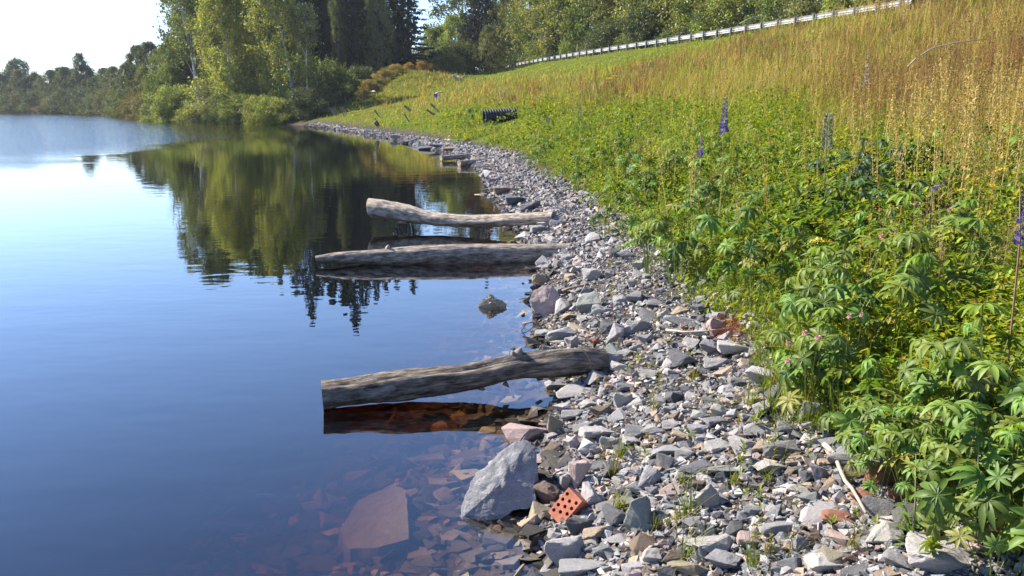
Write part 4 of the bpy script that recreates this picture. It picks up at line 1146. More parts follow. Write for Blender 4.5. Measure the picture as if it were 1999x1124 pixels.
for px, Y, Ht, t in [(322, 122, 5.0, G_alder), (335, 117, 4.4, G_bright), (352, 116, 3.8, G_alder), (372, 112, 2.6, G_bright), (410, 108, 4.2, G_grey), (428, 105, 3.4, G_grey), (446, 103.5, 3.4, G_alder),
                     (465, 102.5, 3.2, G_bright), (486, 101.5, 2.8, G_dark), (507, 100, 3.0, G_birch), (525, 98.5, 2.8, (.19, .24, .04)), (548, 98, 2.4, G_birch), (470, 111, 8, G_birch), (545, 106, 5, G_birch)]:
    tree('bush', px, Y, Ht, t, L, "riverside shrubs of the wooded point")
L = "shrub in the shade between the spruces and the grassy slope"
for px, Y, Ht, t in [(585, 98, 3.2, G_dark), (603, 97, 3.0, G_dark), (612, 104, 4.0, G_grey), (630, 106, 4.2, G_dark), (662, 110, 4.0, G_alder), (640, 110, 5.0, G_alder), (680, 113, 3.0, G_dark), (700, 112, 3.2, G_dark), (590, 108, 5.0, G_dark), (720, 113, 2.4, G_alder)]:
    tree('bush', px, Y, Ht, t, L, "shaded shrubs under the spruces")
L = "rusty autumn-tinted shrub on the hump at the far slope's crest"
for px, Y, Ht, t in [(800, 112, .9, (.28, .19, .07)), (825, 112, 1.0, (.30, .19, .07)), (842, 113, .8, (.27, .20, .07)), (775, 111, 1.3, (.27, .24, .08)), (752, 110, 1.6, (.25, .21, .08)), (738, 108, 1.2, (.20, .21, .07)), (722, 107, 1.5, (.24, .19, .07)), (712, 105, 1.1, (.18, .17, .06)), (878, 118, 2.6, (.2, .2, .07)), (862, 118, 1.8, (.2, .16, .06))]:
    tree('bush', px, Y, Ht, t, L, "autumn-tinted shrubs on the far hump", wide=1.25)
L = "tall dark spruce in the stand between birches and sky gap"
for px, Y, Ht in [(590, 128, 29), (612, 121, 23), (635, 130, 26), (657, 122, 25), (680, 127, 30), (700, 119, 24), (722, 125, 23.5), (742, 120, 21), (765, 126, 21), (630, 142, 28), (665, 144, 29), (705, 146, 26), (745, 142, 22), (560, 138, 27), (600, 148, 29), (530, 143, 27), (500, 146, 26), (470, 144, 25.5), (440, 142, 23), (780, 140, 20)]:
    tree('spruce', px, Y, Ht, (G_spr if random.random() < .6 else (.045, .058, .026)), L, "spruces of the dark stand", wide=random.uniform(.9, 1.15))
tree('spruce', 800, 121, 20.5, (.028, .044, .026), "spruce with ragged drooping branches at the left edge of the sky gap", var=2, wide=1.0)
tree('alder', 742, 118, 15, G_grey, "paler slender leafy tree rising within the dark spruce stand", wide=.45)
tree('birch', 665, 118, 14, (.12, .14, .05), "thin leafy tree before the spruces, right of the young aspen", var=0, wide=.5)
# wooded hill edge beyond the point
L = "rounded grey-green tree on the bank left of the leaning birch"
for px, Y, Ht, t in [(320, 152, 10.5, G_far), (300, 158, 12, G_far), (275, 160, 12, G_far), (258, 165, 9.5, G_far), (240, 170, 7.5, G_grey), (285, 148, 8.0, (.12, .13, .06)), (310, 142, 7.5, (.13, .14, .06)), (262, 160, 7, G_alder), (225, 178, 5.5, G_alder), (330, 138, 8, G_alder)]:
    tree('alder', px, Y, Ht, t, L, "rounded trees beyond the wooded point")
L = "low bush at the waterline beyond the wooded point"
for px, Y, Ht, t in [(222, 180, 3.2, G_grey), (238, 168, 3.4, G_grey), (255, 158, 3.6, (.15, .14, .06)), (272, 148, 4.0, (.16, .15, .06)), (290, 140, 4.0, (.15, .14, .06)), (306, 132, 3.2, (.13, .14, .06)), (318, 127, 2.8, (.13, .14, .06)), (248, 166, 5, G_alder)]:
    tree('bush', px, Y, Ht, t, L, "low bushes at the far waterline")
# far bank
def far_Y(px): return float(np.interp(px, [-200, 0, 120, 225], [300, at(0, 220)[1], at(120, 221.5)[1], at(225, 224.5)[1]]))
tree('pine', 42, far_Y(42) + 22, 14.2, (.055, .085, .045), "dome-shaped dark pine rising above the far bank's trees")
tree('feather', 164, far_Y(164) + 10, 14.2, (.085, .11, .055), "tall feathery birch standing above the far bank's treeline")
tree('feather', 130, far_Y(130) + 12, 11.5, G_far, "smaller feathery tree left of the tallest far-bank birch", wide=.8)
tree('feather', 212, far_Y(212) + 12, 8.5, G_far, "thin feathery treetop at the right end of the far bank", wide=.7)
L = "dark rounded tree on the far bank of the river"
for i, px in enumerate(range(-120, 226, 15)):
    tree('alder', px + random.uniform(-4, 4), far_Y(px) + random.uniform(9, 20), random.uniform(9.0, 11.5) * (1 if px < 180 else .9), [G_far, (.07, .10, .055), (.10, .12, .06)][i % 3], L, "trees along the far bank")
L = "bush at the water's edge on the far bank"
for i, px in enumerate(range(-100, 226, 14)):
    if 82 < px < 100: continue
    tree('bush', px + random.uniform(-4, 4), far_Y(px) + random.uniform(3, 5), random.uniform(3.2, 6.5), [(.10, .13, .07), (.06, .085, .045), (.12, .13, .07), (.075, .10, .06)][i % 4], L, "bushes along the far bank")
tree('bush', 92, far_Y(92) + 3.0, 3.6, (.20, .15, .09), "pinkish autumn bush at the water's edge on the far bank", wide=1.1)
# trees beyond the road
tY = lambda px: float(np.interp(px, [r[0] for r in rail_px], [r[1] for r in rail_w]))
for px, Y, Ht, k, t, lab in [(846, 152, 8.5, 'alder', G_alder, "rounded leafy tree at the right edge of the sky gap"), (862, 156, 9.0, 'alder', G_alder, "leafy tree second from the sky gap's right edge"), (884, 150, 10.0, 'alder', G_bright, "full pale green tree in front of the brownish spruce"),
                         (905, 160, 18, 'alder', G_dark, "tall leafy tree just left of the brownish spruce"), (926, 146, 17, 'spruce', (.065, .055, .032), "brownish dark spruce above the white marker posts"), (948, 154, 22, 'spruce', G_spr, "tall dark spruce right of the brownish spruce"),
                         (955, 142, 7, 'alder', G_grey, "grey-green bushy tree just right of the marker posts"), (925, 145, 5.0, 'bush', G_dark, "dark shrub behind the white marker posts"), (838, 148, 5.0, 'bush', G_grey, "pale shrub in the dip below the sky gap"), (860, 142, 4.5, 'bush', G_dark, "dark shrub in the dip between the hump and the marker posts"), (890, 143, 5.0, 'bush', G_dark, "dark shrub behind the fallen branches")]:
    tree(k, px, Y, Ht, t, lab)
L = "leafy roadside tree beyond the guardrail"
L2 = "dark spruce standing among roadside trees beyond the guardrail"
px = 965; i = 0
while px < 1850:
    Yr_ = tY(px)
    tree('alder', px, Yr_ + random.uniform(13, 17), random.uniform(13, 17), [G_bright, G_alder, (.17, .19, .06), G_yel, G_alder, (.20, .22, .075)][i % 6], L, "roadside trees beyond the guardrail", wide=random.uniform(.8, 1.0))
    if i % 2: tree('spruce', px + 18, Yr_ + 21, random.uniform(16, 20), (.05, .075, .028), L2, "spruces beyond the guardrail", wide=1.0)
    if i % 3 == 1: tree('spruce', px + 30, Yr_ + 14, random.uniform(7, 10), (.075, .125, .035), "smaller bright green spruce between roadside trees beyond the guardrail", "small spruces beyond the guardrail", wide=1.6)
    px += 2.1 / Yr_ * 1731; i += 1
L = "roadside shrub just beyond the guardrail"
px = 970; i = 0
while px < 1750:
    Yr_ = tY(px)
    tree('bush', px, Yr_ + random.uniform(9.5, 11.5), random.uniform(2.2, 5.0), [G_dark, G_alder, G_grey, G_dark, G_bright][i % 5], L, "roadside shrubs beyond the guardrail")
    px += 1.9 / Yr_ * 1731; i += 1

# ------------------------------------------------------------------ meadow
def hit_canopy(px, py, hc):                                    # ground point under a leaf canopy seen at a pixel
    d = rays(px, py); t = 1.5
    while t < 200:
        P = d * t
        if CAMH + P[2] <= H([P[0]], [P[1]])[0] + hc: break
        t = t * 1.005 + .003
    return Vector((P[0], P[1], float(H([P[0]], [P[1]])[0])))
def sm(x, a, b):
    t = np.clip((x - a) / (b - a), 0, 1); return t * t * (3 - 2 * t)
def zones(x, y, s, r_):
    sb = np.clip(2.3 + .165 * y, 2.6, 5.9) + .9 * vnoise(x * .9, y * .5, 9) + .5 * vnoise(x * 2.3, y * 1.1, 4)
    gold = sm(s, sb - .8, sb + 2.4)
    far = sm(y, 58, 75)
    mow = sm(y, 60, 70) * sm(-r_, -13, -10)
    red = gold * sm(vnoise(x * .33, y * .13, 2) + .35 * vnoise(x * 1.3, y * .8, 7), -.45, .35) * (1 - .6 * far) * sm(y, 9, 15)
    return gold, far, mow, red
def sample_px(n, x0, x1, y0, y1):
    px = rng.uniform(x0, x1, n); py = rng.uniform(y0, y1, n)
    P = hit(px, py); ok = ~np.isnan(P[:, 0]); P = P[ok]
    s = bil(Sd, P[:, 0], P[:, 1]); r_ = bil(Rd, P[:, 0], P[:, 1])
    edge = (1.32 + .26 * np.clip((5.2 - P[:, 1]) / 1.5, 0, 1) + .12 * vnoise(P[:, 0] * 2.0, P[:, 1] * 1.6, 8) + np.clip((P[:, 1] - 12) / 60, 0, .35)) * (1 - .12 * np.clip((P[:, 1] - 12) / 10, 0, 1)) * (1 - .48 * np.clip((P[:, 1] - 30) / 25, 0, 1))
    pc = (np.abs(P[:, 0] - PIPE[0][0] - .7) < 1.3) & (P[:, 1] > PIPE[0][1] - 6) & (P[:, 1] < PIPE[0][1] + .35)
    k = (s > edge) & (P[:, 1] < 135) & ~(pc & (rng.random(len(s)) < .8)) & ~((P[:, 0] > xr(P[:, 1]) + .9))
    return P[k], s[k], r_[k]
def blade_template(bend, n=4, w_=1.0):
    V = []; F = []
    for i in range(n):
        t = i / (n - 1); ww = w_ * (1 - t) ** .6 * .5
        y_ = bend * t * t; z_ = t * (1 - .25 * bend * t)
        if i < n - 1: V += [(-ww, y_, z_), (ww, y_, z_)]
        else: V += [(0, y_, z_), (0, y_, z_)]
    for i in range(n - 1): F.append((2 * i, 2 * i + 1, 2 * i + 3, 2 * i + 2))
    return np.array(V), np.array(F)
BT = [blade_template(b) for b in (.08, .3, .55, .95)]
def lod_w(y, wmin, k=.62): return np.maximum(wmin, k * y / 887.0)
def blades(P, hgt, wid, colr, spread, per, tiltk=.22):
    n = len(P); m = n * per; ci = np.repeat(np.arange(n), per)
    off = rng.normal(0, 1, (m, 2)) * spread[ci][:, None]
    X = P[ci, 0] + off[:, 0]; Yy = P[ci, 1] + off[:, 1]; Z = H(X, Yy) - .02
    hh = hgt[ci] * rng.uniform(.5, 1.15, m); ww = wid[ci] * rng.uniform(.7, 1.3, m)
    cc = colr[ci] * rng.uniform(.72, 1.28, (m, 1)) * np.stack([rng.uniform(.85, 1.2, m), np.ones(m), rng.uniform(.8, 1.2, m)], -1)
    parts = []; which = rng.integers(0, len(BT), m)
    for k, (TV, TF) in enumerate(BT):
        q = which == k; c = q.sum()
        Rm = rot_zxz(rng.uniform(0, 6.283, c), -np.abs(rng.normal(0, tiltk, c)), np.zeros(c))
        grad = np.linspace(.75, 1.12, len(TV))[:, None] * np.ones((1, 3))
        parts.append(scatter(TV, TF, Rm, np.stack([ww[q], hh[q], hh[q]], -1), np.stack([X[q], Yy[q], Z[q]], -1), cc[q]))
    return parts
C_lush = np.array([.205, .285, .020]); C_lush2 = np.array([.125, .205, .022]); C_gold = np.array([.33, .24, .082]); C_straw = np.array([.44, .335, .13]); C_red = np.array([.205, .118, .058]); C_mow = np.array([.24, .33, .030]); C_olive = np.array([.235, .215, .04])
def grass_cols(gold, far, mow, red):
    n = len(gold); a = rng.random((n, 1)); g = gold[:, None]; f = far[:, None]
    lush = C_lush * a + C_lush2 * (1 - a)
    b = rng.random((n, 1)); go = np.where(b < .34, C_gold, np.where(b < .50, C_straw * .9, np.where(b < .74, C_olive, C_lush)))
    c = lush * (1 - g) + go * g
    c = np.where(rng.random((n, 1)) < .55 * red[:, None], C_red, c)
    u_ = rng.random((n, 1)); fy = np.where(u_ < .30, C_olive, np.where(u_ < .70, C_gold, np.where(u_ < .86, C_straw * .85, C_lush * .7 + .3 * C_gold)))
    c = np.where(rng.random((n, 1)) < .8 * f, fy, c)
    c = np.where(rng.random((n, 1)) < mow[:, None], C_mow, c)
    return c
parts = []
P, s_, r_ = sample_px(19500, 560, 2120, -30, 700)
gold, far, mow, red = zones(P[:, 0], P[:, 1], s_, r_)
k = rng.random(len(P)) < np.clip(.45 + gold + far + mow, 0, 1)
P, s_, r_, gold, far, mow, red = P[k], s_[k], r_[k], gold[k], far[k], mow[k], red[k]
hg = (.34 + .42 * gold) * (1 + .28 * vnoise(P[:, 0] * 1.1, P[:, 1] * .7, 31)) * (1 - .25 * far) * (1 - .72 * mow) * (.45 + .55 * sm(s_, 1.45, 2.4)) * (1 - .1 * rng.random(len(P)))
parts += blades(P, hg, lod_w(P[:, 1], .0045) * (1 + .5 * mow), grass_cols(gold, far, mow, red), .05 + .0035 * P[:, 1], 7)
P, s_, r_ = sample_px(9000, 1050, 2200, 400, 1240)
gold, far, mow, red = zones(P[:, 0], P[:, 1], s_, r_)
parts += blades(P, (.26 + .3 * gold) * (.4 + .6 * sm(s_, 1.45, 2.2)), lod_w(P[:, 1], .0038), grass_cols(gold, far, mow, red), .05 + .0 * P[:, 1], 5, .3)
# thin cover where the camera does not look straight at the ground
n = 9000
yy = np.exp(rng.uniform(np.log(2), np.log(110), n)); aa = rng.uniform(-.42, .72, n); xx = np.tan(aa) * yy
s0 = bil(Sd, xx, yy); ok = (s0 > 1.6) & (xx < xr(yy) + .9); xx, yy = xx[ok], yy[ok]; P = np.stack([xx, yy, H(xx, yy)], -1); s_, r_ = bil(Sd, xx, yy), bil(Rd, xx, yy)
gold, far, mow, red = zones(xx, yy, s_, r_)
parts += blades(P, (.32 + .4 * gold) * (1 - .7 * mow), lod_w(yy, .006, .9), grass_cols(gold, far, mow, red), .06 + .005 * yy, 5)
V, F, C = join(parts)
tag(link("grass", mesh_np("grass", V, F, C, [M_grass])), "green and golden meadow grass covering the embankment", "grass", None, "stuff")

# dry weeds with seed heads: golden stems and rusty sorrel
def weed_template(nh, wh, drop, seed):
    r = np.random.default_rng(seed); V = [(-.004, 0, 0), (.004, 0, 0), (.003, .03, .62), (-.003, .03, .62), (.0015, .06, 1), (-.0015, .06, 1)]; F = [(0, 1, 2, 3), (3, 2, 4, 5)]
    tcol = [1.0] * 6
    for i in range(nh):
        t = r.uniform(.55, 1.0); a = r.uniform(0, 6.28); rad = wh * (1.08 - t) * 2.0 * r.uniform(.2, 1)
        c = np.array([rad * np.cos(a), .06 * t + rad * np.sin(a), t - drop * rad])
        Rm = rand_rot(1, r)[0]; q = (LQ[0] * np.array([.9, 1, 1]) * .022 * r.uniform(.6, 1.3)) @ Rm.T + c
        b = len(V); V += q.tolist(); F.append((b, b + 1, b + 2, b + 3)); tcol += [1.0] * 4
    return np.array(V), np.array(F)
WT = [weed_template(40, .04, .2, 1), weed_template(54, .08, .6, 2), weed_template(30, .02, 0, 3), weed_template(60, .06, .3, 4)]
def weeds(P, hgt, colr, thick):
    parts = []; which = rng.integers(0, len(WT), len(P))
    for k, (TV, TF) in enumerate(WT):
        q = which == k; c = q.sum()
        if not c: continue
        Rm = rot_zxz(rng.uniform(0, 6.283, c), rng.normal(0, .13, c), np.zeros(c))
        sx = thick[q] * hgt[q]
        parts.append(scatter(TV, TF, Rm, np.stack([sx, sx, hgt[q]], -1), np.stack([P[q, 0], P[q, 1], P[q, 2] - .02], -1), colr[q] * rng.uniform(.7, 1.3, (c, 1))))
    return parts
P, s_, r_ = sample_px(12500, 600, 2120, -60, 520)
gold, far, mow, red = zones(P[:, 0], P[:, 1], s_, r_)
k = (rng.random(len(P)) < (.07 + .93 * gold) * (1 - .55 * far)) & (mow < .3)
P, gold, far, red = P[k], gold[k], far[k], red[k]
cc = np.where((rng.random((len(P), 1)) < .12 + .75 * red[:, None]) & (gold[:, None] > .3), C_red * 1.15, np.where(rng.random((len(P), 1)) < .45, C_gold * 1.1, C_straw * 1.05))
V, F, C = join(weeds(P, rng.uniform(.55, 1.1, len(P)) * (1 - .2 * far) * (1 + .35 * vnoise(P[:, 0] * .8, P[:, 1] * .45, 17)) * (1 + .55 * sm(P[:, 1], 26, 34) * sm(P[:, 0] - .345 * P[:, 1], -1, 1.5) * sm(P[:, 2], 4, 5.2)), cc, .5 + P[:, 1] / 22))
P4, s4, r4 = sample_px(4200, 1080, 2050, 230, 640)
k = (s4 > 1.75) & (vnoise(P4[:, 0] * 1.5, P4[:, 1] * 1.0, 23) > .38) & (rng.random(len(P4)) < .5)
P4 = P4[k]; cc4 = np.where(rng.random((len(P4), 1)) < .7, np.array([.42, .33, .17]), np.array([.34, .23, .11]))
W4 = join(weeds(P4, rng.uniform(.35, .72, len(P4)), cc4, .55 + P4[:, 1] / 24))
V, F, C = join([(V, F, C), W4])
tag(link("dry_weeds", mesh_np("dry_weeds", V, F, C, [M_grass])), "rusty sorrel and straw coloured seed heads over the upper slope", "weeds", None, "stuff")

# undergrowth of small leaves (clover, vetch, willowherb) in the lush strip
def oval_leaf():
    V = np.array([(0, 0, 0), (.22, .3, .05), (.2, .68, .03), (0, 1, -.06), (-.2, .68, .03), (-.22, .3, .05), (0, .5, -.02)])
    return V, np.array([(0, 1, 6, 5), (1, 2, 3, 6), (6, 3, 4, 5)])
OL = oval_leaf()
def leaves(P, size, colr, zlo, zhi, per, spread):
    n = len(P); m = n * per; ci = np.repeat(np.arange(n), per)
    off = rng.normal(0, 1, (m, 2)) * spread[ci][:, None]
    X = P[ci, 0] + off[:, 0]; Yy = P[ci, 1] + off[:, 1]
    tz = rng.random(m) ** .7
    Z = H(X, Yy) + (zlo + (zhi[ci] - zlo) * tz)
    Rm = rot_zxz(rng.uniform(0, 6.283, m), rng.normal(.0, .55, m) + .1, rng.normal(0, .3, m))
    cc = colr[ci] * rng.uniform(.7, 1.35, (m, 1)) * np.stack([rng.uniform(.8, 1.35, m), np.ones(m), rng.uniform(.7, 1.2, m)], -1)
    return scatter(OL[0], OL[1], Rm, size[ci] * rng.uniform(.6, 1.3, m), np.stack([X, Yy, Z], -1), cc)
P, s_, r_ = sample_px(15000, 600, 2150, 120, 1240)
gold, far, mow, red = zones(P[:, 0], P[:, 1], s_, r_)
patch = sm(vnoise(P[:, 0] * .5, P[:, 1] * .25, 11), -.3, .5)
k = rng.random(len(P)) < np.clip((1.05 - gold) * (1 - .90 * far) + .14 * patch * far - .6 * mow, 0, 1)
P, s_, gold, far = P[k], s_[k], gold[k], far[k]
a = rng.random((len(P), 1)); cl = np.where(a < .45, np.array([.205, .28, .022]), np.where(a < .70, np.array([.115, .19, .024]), np.where(a < .975, np.array([.27, .31, .03]), np.array([.30, .20, .035]))))
zh = (.12 + .46 * sm(s_, 1.5, 2.6)) * rng.uniform(.6, 1.1, len(P)) * (.75 + .55 * sm(vnoise(P[:, 0] * 2.1, P[:, 1] * 1.5, 21), -.4, .6))
V, F, C = leaves(P, np.maximum(.050, 2.9 * P[:, 1] / 887), cl, .02, zh, 9, .05 + .006 * P[:, 1])
P2, s2, r2 = sample_px(3600, 860, 1800, 195, 520)
g2, f2, m2, d2 = zones(P2[:, 0], P2[:, 1], s2, r2)
k = (rng.random(len(P2)) < np.clip(1 - 1.3 * g2, 0, 1)) & (P2[:, 1] > 6) & (P2[:, 1] < 62) & (vnoise(P2[:, 0] * 1.7, P2[:, 1] * .8, 14) > -.25)
P2, s2 = P2[k], s2[k]
cl2 = np.where(rng.random((len(P2), 1)) < .5, np.array([.105, .185, .026]), np.array([.215, .27, .024])) * rng.uniform(.55, 1.25, (len(P2), 1))
V3, F3, C3 = leaves(P2, np.maximum(.075, 3.6 * P2[:, 1] / 887), cl2, .05, (.22 + .30 * sm(s2, 1.5, 2.6)) * rng.uniform(.7, 1.35, len(P2)), 24, .11 + .004 * P2[:, 1])
V, F, C = join([(V, F, C), (V3, F3, C3)])
tag(link("undergrowth", mesh_np("undergrowth", V, F, C, [M_leaf])), "low leafy clover and vetch filling the green strip above the stones", "undergrowth", None, "stuff")

# lupines
def leaflet(L_, W_, droop, n=5):
    V = []; F = []
    for i in range(n):
        t = i / (n - 1); ww = W_ * (math.sin(math.pi * (t * .92 + .05)) ** .8) * .5
        y_ = L_ * t * (1 - .15 * droop * t); z_ = L_ * (.12 * t - droop * .55 * t * t)
        V += [(-ww, y_, z_ + ww * .55), (0, y_, z_), (ww, y_, z_ + ww * .55)]
    for i in range(n - 1):
        b = i * 3; F += [(b, b + 1, b + 4, b + 3), (b + 1, b + 2, b + 5, b + 4)]
    return np.array(V), np.array(F)
def lupine_mesh(seed, nl, Hc, Rc, dark=False):
    r = np.random.default_rng(seed); parts = []
    for k in range(nl):
        a = r.uniform(0, 6.283); rr = Rc * math.sqrt(r.uniform(.02, 1)); h = Hc * r.uniform(.45, 1.0) * (1 - .35 * (rr / Rc) ** 2)
        tip = np.array([rr * math.cos(a), rr * math.sin(a), h])
        b0 = np.array([.03 * math.cos(a), .03 * math.sin(a), -.03]); mid = (b0 + tip) / 2 + np.array([0, 0, .06])
        side = np.array([-math.sin(a), math.cos(a), 0]) * .0028
        V = np.array([b0 - side, b0 + side, mid - side, mid + side, tip - side * .8, tip + side * .8]); F = np.array([(0, 1, 3, 2), (2, 3, 5, 4)])
        parts.append((V, F, np.tile(np.array([.13, .17, .05]), (6, 1))))
        n = r.integers(8, 11); L_ = r.uniform(.05, .112); droop = r.uniform(.3, 1.5) + (.5 if dark else 0)
        ta = r.normal(.45, .3) * (.4 + rr / Rc); ca = a + r.normal(0, .5)
        nrm = Vector((math.cos(ca) * math.sin(ta), math.sin(ca) * math.sin(ta), math.cos(ta))); q = Vector((0, 0, 1)).rotation_difference(nrm).to_matrix()
        base = (np.array([.125, .20, .034]) if not dark else np.array([.06, .115, .045])) * r.uniform(.6, 1.35) * np.array([r.uniform(.85, 1.3), 1, r.uniform(.8, 1.2)])
        if r.random() < .08 and not dark: base = np.array([.22, .22, .05])
        for j in range(n):
            lv, lf = leaflet(L_ * r.uniform(.8, 1.1), L_ * r.uniform(.24, .31), droop * r.uniform(.7, 1.3))
            an = 2 * math.pi * j / n + r.normal(0, .08); c_, s2 = math.cos(an), math.sin(an)
            M3 = np.array(q) @ np.array([[c_, -s2, 0], [s2, c_, 0], [0, 0, 1]])
            parts.append((lv @ M3.T + tip, lf, np.tile(base * r.uniform(.9, 1.12), (len(lv), 1))))
    V, F, C = join(parts)
    return mesh_np("lupine_leaves", V, F, C, [M_lup], True)
LUP = [lupine_mesh(1, 15, .52, .27), lupine_mesh(2, 19, .60, .30), lupine_mesh(3, 12, .44, .24), lupine_mesh(4, 16, .56, .29)]
LUPD = [lupine_mesh(7, 30, .55, .34, True), lupine_mesh(8, 26, .60, .30, True)]
lup_px = """1735 770 .45|1800 720 .45|1870 790 .45|1985 830 .45|1850 800 .5|1960 850 .5|1990 680 .6|1745 690 .5|1880 620 .6|1960 600 .6|1650 520 .6|1590 600 .5|1640 650 .5|1480 470 .6|1440 420 .6|1660 450 .65|1760 480 .65|1850 450 .65|1730 750 .45|1560 640 .45
1640 292 .7|1680 268 .75|1720 258 .75|1760 268 .75|1700 310 .7|1660 330 .7|1740 322 .7|1800 246 .7|1850 252 .7|1910 228 .7|1960 255 .7|1880 300 .65|1820 330 .65|1940 330 .65|1990 290 .7|1590 380 .6|1700 400 .65|1790 400 .65|1880 390 .65
1270 450 .45|1290 395 .5|1260 335 .5|1180 405 .4|1120 330 .45|1090 258 .5|1130 250 .5|1230 315 .5|1330 305 .55|1300 250 .5|1380 300 .55|1440 300 .55|1400 350 .55|1350 385 .5|1200 360 .45|1060 272 .4|1048 290 .4|1150 285 .5|1520 270 .6|1560 320 .6|1320 460 .45|1370 440 .5|1240 400 .42|1500 350 .6|1460 380 .55|1110 290 .4|1180 300 .45|1210 270 .5"""
lup = []
for tok in lup_px.replace("\n", "|").split("|"):
    px, py, hc = (float(v) for v in tok.split()); lup.append((px, py, hc))
    if px > 1450 and py > 380: lup.append((px + random.uniform(-45, 60), py + random.uniform(-55, 10), hc))
for i, (px, py, hc) in enumerate(lup):
    b = hit_canopy(px, py, hc); dk = 1620 < px < 1800 and py < 345
    o = link("lupine_plant", LUPD[i % 2] if dk else LUP[i % 4], None, b)
    k = hc / .5 * random.uniform(.75, 1.1) * (1.3 if px < 1450 and py < 470 else .9)
    if dk: k = random.uniform(1.2, 1.45)
    o.scale = (k, k, k); o.rotation_euler = (random.uniform(-.15, .15), random.uniform(-.15, .15), random.uniform(0, 6.28))
    zl = ("dark drooping lupine plant of the dense clump before the golden grass at upper right" if dk else "green lupine plant with palm-like leaves, overhanging the stones at lower right" if py > 740 else
          "green lupine plant with palm-like leaves deep in the lush right side" if px > 1450 else "smaller looking lupine plant in the green strip above the scree's middle stretch")
    tag(o, zl, "lupine", "dark lupine clump" if dk else "lupine plants of the green strip")
ne = 0
while ne < 75:
    yv = math.exp(random.uniform(math.log(6.5), math.log(34))); xv = float(np.interp(yv, YS, XS)) + random.uniform(1.5, 4.8)
    sv = float(bil(Sd, xv, yv))
    if not (1.55 < sv < 3.2 + .06 * yv): continue
    o = link("lupine_plant", LUP[ne % 4], None, Vector((xv, yv, float(H([xv], [yv])[0])))); k = random.uniform(.85, 1.3); o.scale = (k, k, k * .9); o.rotation_euler = (random.uniform(-.15, .15), random.uniform(-.15, .15), random.uniform(0, 6.28)); ne += 1
    tag(o, "smaller looking lupine plant in the green strip above the scree's middle stretch", "lupine", "lupine plants of the green strip")
M_lflower = leaf_material("lupine_petal", .25, .05)
def floret_mesh(seed, L_, top, bot, podlike=False):
    r = np.random.default_rng(seed); parts = []
    nw = int(L_ / .017)
    for i in range(nw):
        t = i / nw
        if not podlike and r.random() < .12: continue
        for j in range(7):
            a = 6.283 * j / 7 + i * .5 + r.normal(0, .15); rad = (.017 * (1 - .7 * t)) * r.uniform(.7, 1.1)
            c = np.array([rad * math.cos(a), rad * math.sin(a), L_ * t + r.normal(0, .005)])
            Rm = rot_zxz(np.array([a - 1.57]), np.array([.35]), np.array([0.]))[0]
            # a closed little pea-flower of four faces
            k = (1 - .6 * t) * r.uniform(.8, 1.2)
            v = np.array([(0, -.010, 0), (.006, .002, .006), (0, .013, .002), (-.006, .002, .006), (0, .002, -.007)]) * (.95 * k) if not podlike else np.array([(0, -.004, 0), (.004, .02, .006), (0, .034, .022), (-.004, .02, .006), (0, .02, -.004)])
            f = np.array([(0, 1, 2, 3), (0, 3, 2, 4), (0, 4, 2, 1)])
            colr = (top * t + bot * (1 - t)) * r.uniform(.75, 1.3)
            parts.append((v @ Rm.T + c, f, np.tile(colr, (5, 1))))
    V, F, C = join(parts); return mesh_np("florets", V, F, C, [M_lflower])
M_stem = plain_material("plant_stem", (.13, .16, .05), .7, 20, .2)
M_stemr = plain_material("reddish_stem", (.20, .10, .07), .7, 20, .2)
def spike(px, pyt, pyb, pyg, hc, label, kind="lupine_flower", colr=None, pod=False, tilt=0, cat="flower", part="florets"):
    b = hit_canopy(px, pyg, hc); Y = b.y
    top = at_y(px, pyt, Y); lowp = at_y(px, pyb, Y); L_ = (top - lowp).length
    root = empty(kind, b)
    a = np.array([.24, .20, .42]) * .7; bt = np.array([.21, .16, .55])
    if colr is not None: a = np.array(colr); bt = np.array(colr)
    fm = link(part, floret_mesh(int(px), .17 if not pod else .2, a, bt, pod), root, lowp - b); k = L_ / (.17 if not pod else .2); fm.scale = (k * (.85 if L_ > .2 else 1), k * (.85 if L_ > .2 else 1), k); fm.rotation_euler = (0, tilt, 0)
    TV, TF = tube([(0, 0, -.05), tuple((lowp - b) * .5), tuple(lowp - b), tuple((lowp - b) + (top - lowp) * (.97 if not tilt else .1))], [.005, .0045, .004, .002], 6)
    link("stem", mesh_py("stem", TV, TF, [M_stemr if not pod else M_stem]), root)
    tag(root, label, cat)
spike(1413, 178, 258, 285, .75, "tall purple lupine spike standing high against the golden grass")
spike(1368, 258, 303, 320, .6, "shorter purple lupine spike left of the tall one")
spike(1991, 365, 472, 520, .65, "big blue-purple lupine spike cut by the right edge")
spike(1820, 338, 372, 440, .5, "drooping purple lupine flower bending over in the green leaves at right", tilt=.9)
spike(1132, 198, 226, 245, .6, "small pale purple lupine spike far up the green strip")
spike(1071, 222, 241, 250, .6, "tiny faded lupine spike farthest along the green strip")
spike(1613, 222, 292, 330, .7, "grey-green lupine stalk of ripe seed pods beside the dark leaf clump", "lupine_seed_stalk", (.20, .22, .15), True, part="seed_pods")
spike(1690, 95, 165, 200, .7, "pale fluffy fireweed plume standing in the golden grass", "fireweed", (.52, .42, .36), part="fluff")
spike(1040, 152, 208, 222, .5, "tall thin yellow mullein stalk right above the culvert pipe", "mullein", (.50, .36, .05), part="blossoms")
spike(1127, 100, 116, 118, .3, "yellowed weed stalk at the foot of the pale wooden post", "dry_weed_stalk", (.40, .30, .07), part="seed_head")
